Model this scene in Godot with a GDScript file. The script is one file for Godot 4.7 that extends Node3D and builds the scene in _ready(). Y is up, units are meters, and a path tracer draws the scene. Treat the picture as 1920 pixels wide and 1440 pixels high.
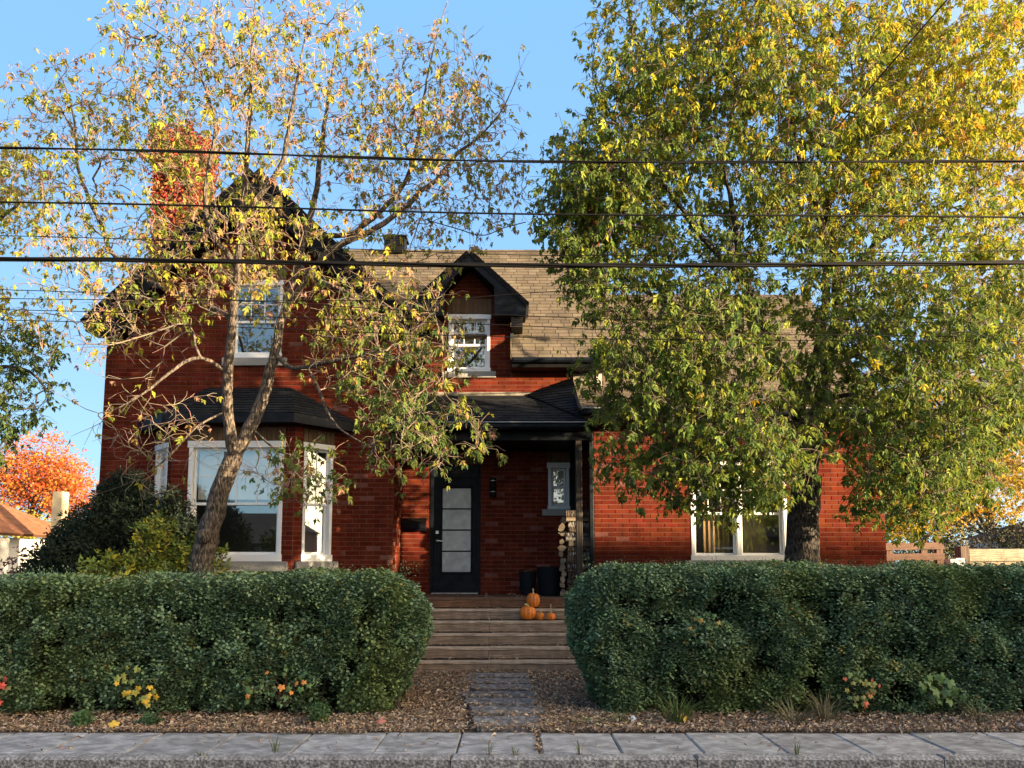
extends Node3D
# A red brick house behind two clipped hedges in low autumn sun. Metres; y is up; the street runs along x; the camera stands in the road looking towards -z.

const ASH_LIMBS := [
	[[Vector3(-3.96, 1.2, -9.8), Vector3(-3.9, 1.74, -9.8), Vector3(-3.8, 2.21, -9.8), Vector3(-3.69, 2.62, -9.8), Vector3(-3.57, 2.97, -9.8)], [0.163, 0.143, 0.126, 0.118, 0.114]],
	[[Vector3(-3.57, 2.97, -9.8), Vector3(-3.63, 3.37, -9.7), Vector3(-3.62, 3.83, -9.6), Vector3(-3.57, 4.36, -9.5), Vector3(-3.5, 4.95, -9.4), Vector3(-3.42, 5.54, -9.3), Vector3(-3.39, 6.1, -9.3), Vector3(-3.34, 6.61, -9.2), Vector3(-3.29, 7.26, -9.1), Vector3(-3.26, 7.91, -9), Vector3(-3.24, 8.55, -9), Vector3(-3.24, 9.06, -9)], [0.082, 0.069, 0.064, 0.055, 0.047, 0.043, 0.035, 0.031, 0.023, 0.010, 0.006, 0.003]],
	[[Vector3(-3.57, 2.97, -9.8), Vector3(-3.41, 3.33, -9.9), Vector3(-3.27, 3.85, -10), Vector3(-3.16, 4.36, -10), Vector3(-3.1, 4.91, -10.1), Vector3(-2.97, 5.54, -10.2), Vector3(-2.86, 6.08, -10.2), Vector3(-2.77, 6.66, -10.3), Vector3(-2.71, 7.21, -10.3), Vector3(-2.66, 7.99, -10.4), Vector3(-2.58, 8.73, -10.4), Vector3(-2.44, 9.47, -10.4), Vector3(-2.38, 10.06, -10.4)], [0.090, 0.087, 0.075, 0.062, 0.055, 0.047, 0.042, 0.039, 0.034, 0.026, 0.012, 0.007, 0.003]],
	[[Vector3(-3.62, 3.97, -9.6), Vector3(-3.86, 4.1, -9.3), Vector3(-4.02, 3.89, -9), Vector3(-4.2, 3.61, -8.8), Vector3(-4.37, 3.38, -8.6), Vector3(-4.64, 3.24, -8.5), Vector3(-4.98, 3.4, -8.4)], [0.030, 0.023, 0.019, 0.015, 0.008, 0.005, 0.002]],
	[[Vector3(-3.55, 4.64, -9.5), Vector3(-3.92, 4.88, -9.7), Vector3(-4.32, 5.07, -9.9), Vector3(-4.82, 5.32, -10.1), Vector3(-5.29, 5.58, -10.3), Vector3(-5.64, 5.93, -10.4), Vector3(-5.79, 6.32, -10.4), Vector3(-6, 6.71, -10.4), Vector3(-6.18, 7.19, -10.4), Vector3(-6.26, 7.83, -10.4), Vector3(-6.47, 8.48, -10.4), Vector3(-6.74, 8.85, -10.4)], [0.043, 0.039, 0.037, 0.033, 0.031, 0.029, 0.026, 0.026, 0.023, 0.015, 0.008, 0.004]],
	[[Vector3(-3.48, 5.3, -9.4), Vector3(-3.64, 5.55, -9), Vector3(-3.67, 5.86, -8.8), Vector3(-3.59, 6.4, -8.7), Vector3(-3.54, 6.74, -8.7), Vector3(-3.61, 7.08, -8.6), Vector3(-3.89, 7.62, -8.6), Vector3(-4.55, 8.1, -8.6)], [0.038, 0.031, 0.029, 0.024, 0.022, 0.012, 0.007, 0.003]],
	[[Vector3(-3.4, 5.96, -9.3), Vector3(-3.04, 6.21, -9.1), Vector3(-2.82, 6.5, -9), Vector3(-2.71, 7, -8.9), Vector3(-2.6, 7.56, -8.8), Vector3(-2.52, 8.11, -8.8), Vector3(-2.47, 8.68, -8.8)], [0.037, 0.034, 0.031, 0.027, 0.012, 0.007, 0.003]],
	[[Vector3(-3.1, 4.91, -10.1), Vector3(-2.63, 5.5, -9.9), Vector3(-2.26, 5.77, -9.8), Vector3(-1.82, 5.91, -9.7), Vector3(-1.55, 6.11, -9.7), Vector3(-1.19, 6.39, -9.6), Vector3(-0.91, 6.65, -9.6), Vector3(-0.7, 6.94, -9.6), Vector3(-0.42, 7.16, -9.6), Vector3(-0.11, 7.57, -9.6), Vector3(0.11, 8.1, -9.6)], [0.040, 0.042, 0.042, 0.039, 0.036, 0.034, 0.029, 0.024, 0.013, 0.008, 0.003]],
	[[Vector3(-2.86, 6.08, -10.2), Vector3(-2.33, 6.16, -10.4), Vector3(-1.98, 6.45, -10.5), Vector3(-1.69, 6.81, -10.6), Vector3(-1.47, 7.22, -10.6), Vector3(-1.36, 7.79, -10.6), Vector3(-1.25, 8.61, -10.6), Vector3(-1.1, 9.37, -10.6), Vector3(-0.95, 9.88, -10.6)], [0.041, 0.036, 0.037, 0.032, 0.029, 0.024, 0.015, 0.008, 0.004]],
	[[Vector3(-3.16, 4.32, -10), Vector3(-2.85, 4.09, -9.8), Vector3(-2.45, 4.1, -9.6), Vector3(-2.09, 4.14, -9.5), Vector3(-1.67, 4.19, -9.4), Vector3(-1.25, 3.96, -9.3), Vector3(-0.92, 3.63, -9.3), Vector3(-0.52, 3.29, -9.3)], [0.037, 0.031, 0.028, 0.024, 0.020, 0.011, 0.006, 0.003]],
	[[Vector3(-2.65, 4.09, -9.7), Vector3(-2.51, 3.87, -9.6), Vector3(-2.38, 3.6, -9.5), Vector3(-2.22, 3.31, -9.4), Vector3(-1.96, 3.1, -9.3), Vector3(-1.56, 2.9, -9.3), Vector3(-1.11, 2.77, -9.3)], [0.020, 0.020, 0.018, 0.016, 0.011, 0.006, 0.003]],
	[[Vector3(-2.93, 5.62, -10.2), Vector3(-2.46, 5.24, -9.8), Vector3(-1.92, 4.95, -9.6), Vector3(-1.49, 4.78, -9.5), Vector3(-1.07, 4.67, -9.4), Vector3(-0.66, 4.3, -9.3)], [0.036, 0.029, 0.024, 0.013, 0.008, 0.003]],
	[[Vector3(-3.64, 3.51, -9.7), Vector3(-3.9, 3.25, -9.4), Vector3(-4.12, 2.88, -9.2), Vector3(-4.28, 2.63, -9), Vector3(-4.58, 2.47, -9), Vector3(-4.86, 2.38, -9)], [0.015, 0.013, 0.011, 0.008, 0.004, 0.002]],
	[[Vector3(-3.41, 3.33, -9.9), Vector3(-2.96, 2.97, -9.6), Vector3(-2.66, 2.85, -9.5), Vector3(-2.75, 2.59, -9.5)], [0.017, 0.013, 0.012, 0.008]],
]
const ASH_CROWN := [
	[Vector3(-3.4, 7.67, -9.4), Vector3(1.96, 1.57, 1.50), 680],
	[Vector3(-5.75, 6.82, -10), Vector3(1.15, 1.60, 1.20), 260],
	[Vector3(-4.98, 4.88, -9.4), Vector3(1.24, 1.04, 1.30), 170],
	[Vector3(-1.24, 6.9, -10), Vector3(1.28, 1.32, 1.20), 330],
	[Vector3(-0.87, 7.85, -9.8), Vector3(0.88, 1.02, 0.80), 110],
	[Vector3(-3.39, 5.52, -9.6), Vector3(1.67, 1.00, 1.40), 260],
	[Vector3(-1.55, 4.36, -9.5), Vector3(1.05, 0.99, 1.00), 290],
	[Vector3(-1.05, 3.23, -9.3), Vector3(0.84, 0.61, 0.70), 130],
	[Vector3(-4.11, 3.05, -9), Vector3(0.81, 0.69, 0.70), 65],
	[Vector3(-2.63, 2.65, -9.4), Vector3(0.72, 0.39, 0.60), 50],
	[Vector3(-0.21, 6.74, -9.7), Vector3(0.54, 0.74, 0.60), 60],
]
const BIG_LIMBS := [
	[[Vector3(3.84, 1.18, -10.3), Vector3(3.88, 1.82, -10.3), Vector3(3.93, 2.32, -10.3), Vector3(3.98, 2.75, -10.3)], [0.252, 0.216, 0.198, 0.186]],
	[[Vector3(3.98, 2.75, -10.3), Vector3(3.94, 3.19, -10.3), Vector3(3.83, 3.68, -10.2), Vector3(3.65, 4.1, -10.1), Vector3(3.39, 4.33, -9.9), Vector3(3.22, 4.7, -9.7), Vector3(3.06, 5.09, -9.6), Vector3(2.91, 5.55, -9.5), Vector3(2.8, 6.15, -9.4), Vector3(2.65, 6.81, -9.3), Vector3(2.51, 7.54, -9.2), Vector3(2.32, 8.27, -9.2)], [0.118, 0.103, 0.092, 0.081, 0.069, 0.053, 0.048, 0.038, 0.033, 0.013, 0.007, 0.003]],
	[[Vector3(3.98, 2.75, -10.3), Vector3(4.16, 3.2, -10.4), Vector3(4.26, 3.74, -10.5), Vector3(4.38, 4.27, -10.5), Vector3(4.57, 4.84, -10.6), Vector3(4.63, 5.46, -10.6), Vector3(4.59, 6.17, -10.6), Vector3(4.54, 6.73, -10.6), Vector3(4.75, 7.18, -10.6), Vector3(5, 7.62, -10.6), Vector3(5.06, 8.03, -10.6), Vector3(5.01, 8.61, -10.6), Vector3(4.97, 9.37, -10.6), Vector3(4.96, 10.13, -10.6)], [0.113, 0.099, 0.089, 0.079, 0.074, 0.069, 0.064, 0.058, 0.048, 0.042, 0.037, 0.015, 0.008, 0.004]],
	[[Vector3(3.86, 3.53, -10.2), Vector3(3.97, 4.07, -10), Vector3(4.09, 4.73, -9.8), Vector3(4.07, 5.38, -9.6), Vector3(3.92, 6.01, -9.4), Vector3(3.63, 6.61, -9.2), Vector3(3.48, 7.26, -9.1), Vector3(3.34, 8.05, -9), Vector3(3.3, 8.77, -9)], [0.066, 0.060, 0.054, 0.048, 0.042, 0.032, 0.013, 0.007, 0.003]],
	[[Vector3(4.63, 5.46, -10.6), Vector3(5.1, 6.01, -10.4), Vector3(5.51, 6.27, -10.3), Vector3(6.07, 6.54, -10.2), Vector3(6.54, 6.8, -10.1), Vector3(6.87, 7.13, -10), Vector3(7.36, 7.82, -10), Vector3(7.71, 8.61, -10)], [0.048, 0.047, 0.041, 0.041, 0.035, 0.014, 0.008, 0.003]],
	[[Vector3(4.59, 6.17, -10.6), Vector3(5.34, 6.99, -10.8), Vector3(5.95, 7.77, -11), Vector3(6.55, 8.36, -11), Vector3(7.32, 9.3, -11.1), Vector3(8.1, 10.17, -11.2)], [0.048, 0.043, 0.038, 0.015, 0.009, 0.004]],
	[[Vector3(4.38, 4.27, -10.5), Vector3(5.22, 4.74, -10.8), Vector3(5.98, 5.45, -11), Vector3(6.56, 6.22, -11.1), Vector3(6.97, 6.47, -11.1), Vector3(7.53, 6.39, -11.1)], [0.052, 0.043, 0.038, 0.016, 0.009, 0.004]],
	[[Vector3(3.39, 4.33, -9.9), Vector3(2.93, 4.59, -9.8), Vector3(2.42, 4.77, -9.7), Vector3(1.92, 4.95, -9.6), Vector3(1.43, 5.2, -9.5), Vector3(0.96, 5.55, -9.5), Vector3(0.62, 5.91, -9.5)], [0.045, 0.039, 0.034, 0.029, 0.013, 0.008, 0.003]],
	[[Vector3(3.06, 5.09, -9.6), Vector3(2.51, 5.58, -9.4), Vector3(2.09, 6.1, -9.3), Vector3(1.68, 6.61, -9.2), Vector3(1.28, 7.18, -9.2), Vector3(1.02, 7.83, -9.2), Vector3(1.24, 8.63, -9.2)], [0.038, 0.033, 0.028, 0.023, 0.013, 0.007, 0.003]],
	[[Vector3(3.89, 3.39, -10.2), Vector3(3.38, 3.5, -10), Vector3(2.9, 3.39, -9.8), Vector3(2.39, 3.3, -9.7), Vector3(1.89, 3.08, -9.6), Vector3(1.54, 2.81, -9.6)], [0.041, 0.035, 0.029, 0.014, 0.008, 0.003]],
	[[Vector3(4.26, 3.74, -10.5), Vector3(4.4, 3.76, -9.9), Vector3(4.57, 3.51, -9.4), Vector3(4.68, 3.05, -9), Vector3(4.79, 2.52, -8.8)], [0.042, 0.032, 0.013, 0.007, 0.003]],
	[[Vector3(4.48, 4.65, -10.5), Vector3(4.89, 4.14, -10), Vector3(5.34, 3.72, -9.7), Vector3(5.8, 3.14, -9.6), Vector3(6.1, 2.6, -9.6)], [0.042, 0.030, 0.014, 0.008, 0.003]],
]
const BIG_CROWN := [
	[Vector3(3.81, 6.66, -9.7), Vector3(2.69, 2.29, 2.00), 1000],
	[Vector3(5.83, 7.92, -9.9), Vector3(1.92, 1.92, 1.80), 620],
	[Vector3(2.16, 4.08, -9.5), Vector3(1.38, 1.12, 1.40), 370],
	[Vector3(2.5, 2.98, -9.4), Vector3(1.44, 0.78, 1.10), 280],
	[Vector3(4.85, 4.01, -9.5), Vector3(1.45, 1.19, 1.50), 460],
	[Vector3(4.81, 2.7, -9.3), Vector3(0.77, 0.71, 0.90), 150],
	[Vector3(5.7, 3.04, -9.8), Vector3(0.61, 0.61, 0.70), 90],
	[Vector3(1.21, 5.96, -9.3), Vector3(0.77, 1.48, 1.00), 260],
	[Vector3(2.73, 8.49, -9.4), Vector3(1.70, 1.24, 1.70), 420],
	[Vector3(1.62, 6.97, -9.2), Vector3(0.83, 1.15, 1.00), 160],
	[Vector3(2.98, 2.59, -8.9), Vector3(0.37, 0.43, 0.50), 25],
	[Vector3(6.32, 5.17, -9.8), Vector3(0.68, 1.02, 1.00), 150],
	[Vector3(0.78, 6.03, -9.3), Vector3(0.45, 0.90, 0.70), 110],
	[Vector3(6.42, 3.62, -9.9), Vector3(0.48, 0.55, 0.70), 70],
]

class MB:
	# collects triangles with their own normals and linear vertex colours
	var v := PackedVector3Array()
	var n := PackedVector3Array()
	var c := PackedColorArray()
	func tri(a: Vector3, b: Vector3, d: Vector3, na: Vector3, nb: Vector3, nd: Vector3, col: Color) -> void:
		if (b - a).cross(d - a).dot(na + nb + nd) > 0.0:
			v.push_back(a); v.push_back(d); v.push_back(b)
			n.push_back(na); n.push_back(nd); n.push_back(nb)
		else:
			v.push_back(a); v.push_back(b); v.push_back(d)
			n.push_back(na); n.push_back(nb); n.push_back(nd)
		c.push_back(col); c.push_back(col); c.push_back(col)
	func quad(a: Vector3, b: Vector3, d: Vector3, e: Vector3, nn: Vector3, col: Color) -> void:
		tri(a, b, d, nn, nn, nn, col)
		tri(a, d, e, nn, nn, nn, col)
	func box(t: Transform3D, s: Vector3, col: Color) -> void:
		var x := t.basis.x * s.x * 0.5
		var y := t.basis.y * s.y * 0.5
		var z := t.basis.z * s.z * 0.5
		var o := t.origin
		for k in [[x, y, z], [y, z, x], [z, x, y]]:
			var u: Vector3 = k[0]
			var w: Vector3 = k[1]
			var h: Vector3 = k[2]
			var nn := h.normalized()
			quad(o + h - u - w, o + h + u - w, o + h + u + w, o + h - u + w, nn, col)
			quad(o - h - u - w, o - h + u - w, o - h + u + w, o - h - u + w, -nn, col)
	func bx(lo: Vector3, hi: Vector3, col := Color.WHITE) -> void:
		box(Transform3D(Basis.IDENTITY, (lo + hi) * 0.5), hi - lo, col)
	func bevel(t: Transform3D, s: Vector3, b: float, col: Color) -> void:
		# a box whose front (+z) edges are chamfered by b
		var x := t.basis.x
		var y := t.basis.y
		var z := t.basis.z
		var h := s * 0.5
		var f := [t.origin + x * -(h.x - b) + y * -(h.y - b) + z * h.z, t.origin + x * (h.x - b) + y * -(h.y - b) + z * h.z, t.origin + x * (h.x - b) + y * (h.y - b) + z * h.z, t.origin + x * -(h.x - b) + y * (h.y - b) + z * h.z]
		var m := [t.origin - x * h.x - y * h.y + z * (h.z - b), t.origin + x * h.x - y * h.y + z * (h.z - b), t.origin + x * h.x + y * h.y + z * (h.z - b), t.origin - x * h.x + y * h.y + z * (h.z - b)]
		var ns := [-y, x, y, -x]
		quad(f[0], f[1], f[2], f[3], z, col)
		for i in 4:
			var j := (i + 1) % 4
			var nn: Vector3 = (ns[i] + z).normalized()
			quad(m[i], m[j], f[j], f[i], nn, col)
			quad(m[i] - z * (s.z - b), m[j] - z * (s.z - b), m[j], m[i], ns[i], col)
	func prism(poly: PackedVector2Array, t: Transform3D, z0: float, z1: float, col: Color, sides := true, back := true) -> void:
		var ix := Geometry2D.triangulate_polygon(poly)
		var zz := t.basis.z.normalized()
		for k in range(0, ix.size(), 3):
			var p := [poly[ix[k]], poly[ix[k + 1]], poly[ix[k + 2]]]
			var a := t * Vector3(p[0].x, p[0].y, z1)
			var b := t * Vector3(p[1].x, p[1].y, z1)
			var d := t * Vector3(p[2].x, p[2].y, z1)
			tri(a, b, d, zz, zz, zz, col)
			if back:
				var w := t.basis.z * (z0 - z1)
				tri(a + w, b + w, d + w, -zz, -zz, -zz, col)
		if sides:
			var turn := 1.0 if Geometry2D.is_polygon_clockwise(poly) else -1.0
			for i in poly.size():
				var a := poly[i]
				var b := poly[(i + 1) % poly.size()]
				var e := (b - a)
				if e.length() < 0.0005:
					continue
				var n2 := Vector2(-e.y, e.x).normalized() * turn
				var nn := (t.basis.x * n2.x + t.basis.y * n2.y).normalized()
				quad(t * Vector3(a.x, a.y, z0), t * Vector3(b.x, b.y, z0), t * Vector3(b.x, b.y, z1), t * Vector3(a.x, a.y, z1), nn, col)
	func tube(pts: PackedVector3Array, radii: PackedFloat32Array, sides: int, col: Color, cap := true, wob := 0.0) -> void:
		var rings: Array[PackedVector3Array] = []
		var norms: Array[PackedVector3Array] = []
		var ref := Vector3(0.31, 0.17, 0.93).normalized()
		for i in pts.size():
			var d := (pts[mini(i + 1, pts.size() - 1)] - pts[maxi(i - 1, 0)]).normalized()
			var u := d.cross(ref)
			if u.length() < 0.05:
				u = d.cross(Vector3(0, 1, 0.2))
			u = u.normalized()
			var w := d.cross(u).normalized()
			var r := PackedVector3Array()
			var m := PackedVector3Array()
			for k in sides:
				var a := TAU * k / sides
				var q := u * cos(a) + w * sin(a)
				var rr := radii[i] * (1.0 + wob * sin(a * 3.0 + i * 1.7) + wob * 0.6 * sin(a * 5.0 - i * 2.3))
				r.push_back(pts[i] + q * rr)
				m.push_back(q)
			rings.append(r)
			norms.append(m)
		for i in pts.size() - 1:
			for k in sides:
				var j := (k + 1) % sides
				tri(rings[i][k], rings[i][j], rings[i + 1][j], norms[i][k], norms[i][j], norms[i + 1][j], col)
				tri(rings[i][k], rings[i + 1][j], rings[i + 1][k], norms[i][k], norms[i + 1][j], norms[i + 1][k], col)
		if cap:
			for e in [0, pts.size() - 1]:
				var out := (pts[e] - pts[1 if e == 0 else e - 1]).normalized()
				for k in range(1, sides - 1):
					tri(rings[e][0], rings[e][k], rings[e][k + 1], out, out, out, col)
	func stick(a: Vector3, b: Vector3, r0: float, r1: float, sides: int, col: Color) -> void:
		tube(PackedVector3Array([a, b]), PackedFloat32Array([r0, r1]), sides, col, false)
	func lathe(prof: Array, segs: int, t: Transform3D, col: Color, ribs := 0, rib_depth := 0.0) -> void:
		# prof: (radius, height) from the bottom up
		var rings: Array[PackedVector3Array] = []
		for p in prof:
			var r := PackedVector3Array()
			for k in segs:
				var a := TAU * k / segs
				var q: float = p.x
				if ribs > 0:
					q *= 1.0 - rib_depth * pow(absf(cos(a * ribs * 0.5)), 6.0)
				r.push_back(t * Vector3(cos(a) * q, p.y, sin(a) * q))
			rings.append(r)
		var up := t.basis.y.normalized()
		var nn: Array[PackedVector3Array] = []
		for i in prof.size():
			var m := PackedVector3Array()
			for k in segs:
				var du := rings[i][(k + 1) % segs] - rings[i][(k + segs - 1) % segs]
				var dv := rings[mini(i + 1, prof.size() - 1)][k] - rings[maxi(i - 1, 0)][k]
				var q := dv.cross(du)
				var a := TAU * k / segs
				if q.length() < 1e-9:
					q = up * (1.0 if i > prof.size() / 2 else -1.0)
				m.push_back(q.normalized())
			nn.append(m)
		for i in prof.size() - 1:
			for k in segs:
				var j := (k + 1) % segs
				tri(rings[i][k], rings[i][j], rings[i + 1][j], nn[i][k], nn[i][j], nn[i + 1][j], col)
				tri(rings[i][k], rings[i + 1][j], rings[i + 1][k], nn[i][k], nn[i + 1][j], nn[i + 1][k], col)
	func leaf(a: Vector3, dir: Vector3, side: Vector3, len: float, wid: float, fold: float, col: Color) -> void:
		# a pointed leaf folded along its rib
		var d := dir.normalized()
		var s := side.normalized()
		var f := d.cross(s).normalized()
		var tip := a + d * len + f * (-fold * 0.5 * len)
		var rib := a + d * len * 0.42
		var l := rib + s * wid * 0.5 + f * fold * wid
		var r := rib - s * wid * 0.5 + f * fold * wid
		var n1 := f
		tri(a, l, rib, n1, n1, n1, col)
		tri(l, tip, rib, n1, n1, n1, col)
		tri(a, rib, r, n1, n1, n1, col)
		tri(r, rib, tip, n1, n1, n1, col)
	func mesh(smooth_flat := false) -> ArrayMesh:
		if smooth_flat:
			for k in range(0, v.size(), 3):
				var q := (v[k + 2] - v[k]).cross(v[k + 1] - v[k]).normalized()
				n[k] = q; n[k + 1] = q; n[k + 2] = q
		var arr := []
		arr.resize(Mesh.ARRAY_MAX)
		arr[Mesh.ARRAY_VERTEX] = v
		arr[Mesh.ARRAY_NORMAL] = n
		arr[Mesh.ARRAY_COLOR] = c
		var m := ArrayMesh.new()
		if v.size():
			m.add_surface_from_arrays(Mesh.PRIMITIVE_TRIANGLES, arr)
		return m

var M := {}
var rng := RandomNumberGenerator.new()
var named := {}

func rr(a: float, b: float) -> float:
	return rng.randf_range(a, b)

func numbered(called: String) -> String:
	var k: int = named.get(called, 0)
	named[called] = k + 1
	return called if k == 0 else "%s_%03d" % [called, k]

func worg(o: Node3D) -> Vector3:
	var p := Vector3.ZERO
	var q: Node = o
	while q != self:
		p += (q as Node3D).position
		q = q.get_parent()
	return p

func tag(o: Node3D, label: String, category: String, group := "", kind := "") -> Node3D:
	if label: o.set_meta("label", label)
	if category: o.set_meta("category", category)
	if group: o.set_meta("group", group)
	if kind: o.set_meta("kind", kind)
	return o

func thing(called: String, label: String, category: String, at: Vector3, group := "") -> Node3D:
	var o := Node3D.new()
	o.name = numbered(called)
	add_child(o)
	o.position = at
	tag(o, label, category, group)
	return o

func put(called: String, mesh: Mesh, m: Material, parent: Node3D = null, kind := "") -> MeshInstance3D:
	# a mesh in world coordinates, as a part of parent or as a thing of its own
	var o := MeshInstance3D.new()
	o.mesh = mesh
	o.material_override = m
	if parent == null:
		o.name = numbered(called)
		add_child(o)
	else:
		o.name = called
		parent.add_child(o, true)
		o.position = -worg(parent)
	if kind: o.set_meta("kind", kind)
	return o

func solo(called: String, mesh: Mesh, m: Material, label: String, category: String, group := "") -> MeshInstance3D:
	var o := put(called, mesh, m)
	tag(o, label, category, group)
	return o

func many(called: String, mesh: Mesh, m: Material, where: Array, cols: PackedColorArray, parent: Node3D = null) -> MultiMeshInstance3D:
	var mm := MultiMesh.new()
	mm.transform_format = MultiMesh.TRANSFORM_3D
	mm.use_colors = true
	mm.mesh = mesh
	mm.instance_count = where.size()
	for i in where.size():
		var t: Transform3D = where[i]
		var c := cols[i]
		mm.set_instance_transform(i, t)
		mm.set_instance_color(i, c)
	var o := MultiMeshInstance3D.new()
	o.multimesh = mm
	o.material_override = m
	if parent == null:
		o.name = numbered(called)
		add_child(o)
	else:
		o.name = called
		parent.add_child(o, true)
		o.position = -worg(parent)
	o.set_meta("kind", "stuff")
	return o

func lin(r: float, g: float, b: float) -> Color:
	return Color(r, g, b).linear_to_srgb()

func noise_tex(size: int, freq: float, oct: int, lo: float, hi: float, sd: int, sx := 1.0, sy := 1.0, contrast := 1.0, kind := FastNoiseLite.TYPE_SIMPLEX_SMOOTH) -> Array:
	# a seamless grey picture and the normal map of it; sx and sy stretch the pattern
	var f := FastNoiseLite.new()
	f.seed = sd
	f.noise_type = kind
	f.frequency = freq
	f.fractal_octaves = oct
	var w := int(size / sx)
	var h := int(size / sy)
	var im := f.get_seamless_image(maxi(w, 16), maxi(h, 16))
	im.resize(size, size, Image.INTERPOLATE_CUBIC)
	im.convert(Image.FORMAT_L8)
	var b := im.get_data()
	for i in b.size():
		var x := clampf((b[i] / 255.0 - 0.5) * contrast + 0.5, 0.0, 1.0)
		b[i] = int(255.0 * (lo + (hi - lo) * x))
	var a := Image.create_from_data(size, size, false, Image.FORMAT_L8, b)
	var nm := im.duplicate() as Image
	nm.convert(Image.FORMAT_RGBA8)
	nm.bump_map_to_normal_map(4.0)
	return [ImageTexture.create_from_image(a), ImageTexture.create_from_image(nm), ImageTexture.create_from_image(im)]

func mat(called: String, col: Color, rough: float, tex: Array = [], scale := Vector3.ONE, bump := 0.0, vc := true) -> StandardMaterial3D:
	var m := StandardMaterial3D.new()
	m.resource_name = called
	m.albedo_color = col
	m.roughness = rough
	m.vertex_color_use_as_albedo = vc
	if tex.size():
		m.albedo_texture = tex[0]
		m.uv1_triplanar = true
		m.uv1_world_triplanar = true
		m.uv1_scale = scale
		if bump > 0.0:
			m.normal_enabled = true
			m.normal_texture = tex[1]
			m.normal_scale = bump
	M[called] = m
	return m

func stain(m: StandardMaterial3D, tex: Texture2D, scale: float) -> void:
	# broad weathering laid over the fine grain
	m.detail_enabled = true
	m.detail_albedo = tex
	m.detail_blend_mode = BaseMaterial3D.BLEND_MODE_MUL
	m.detail_uv_layer = BaseMaterial3D.DETAIL_UV_2
	m.uv2_triplanar = true
	m.uv2_world_triplanar = true
	m.uv2_scale = Vector3.ONE * scale

func rect(x0: float, y0: float, x1: float, y1: float) -> PackedVector2Array:
	return PackedVector2Array([Vector2(x0, y0), Vector2(x1, y0), Vector2(x1, y1), Vector2(x0, y1)])

func pieces(poly: PackedVector2Array, outer: PackedVector2Array, holes: Array) -> Array:
	# what is left of poly inside outer and outside the holes
	var out: Array = Geometry2D.intersect_polygons(poly, outer)
	for h in holes:
		var hp := rect(h.position.x, h.position.y, h.end.x, h.end.y)
		var nxt := []
		for q in out:
			for w in Geometry2D.clip_polygons(q, hp):
				if not Geometry2D.is_polygon_clockwise(w):
					nxt.append(w)
		out = nxt
	return out

func facing(o: Vector3, right: Vector3) -> Transform3D:
	return Transform3D(Basis(right, Vector3.UP, right.cross(Vector3.UP)), o)

func inside(p: PackedVector2Array, outer: PackedVector2Array) -> bool:
	for q in p:
		if not Geometry2D.is_point_in_polygon(q, outer):
			return false
	return true

var brick_count := 0
const BRICK_L := 0.235
const BRICK_H := 0.077

func brick_colour(pale: float) -> Color:
	var k := rr(0.74, 1.16)
	var c := Color(0.2 * k, 0.039 * k * rr(0.85, 1.2), 0.0215 * k * rr(0.85, 1.2))
	if rng.randf() < 0.06:
		c = Color(0.17 * k, 0.026 * k, 0.018 * k)
	if rng.randf() < pale:
		c = c.lerp(Color(0.42, 0.25, 0.21), rr(0.2, 0.55))
	return c

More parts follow.
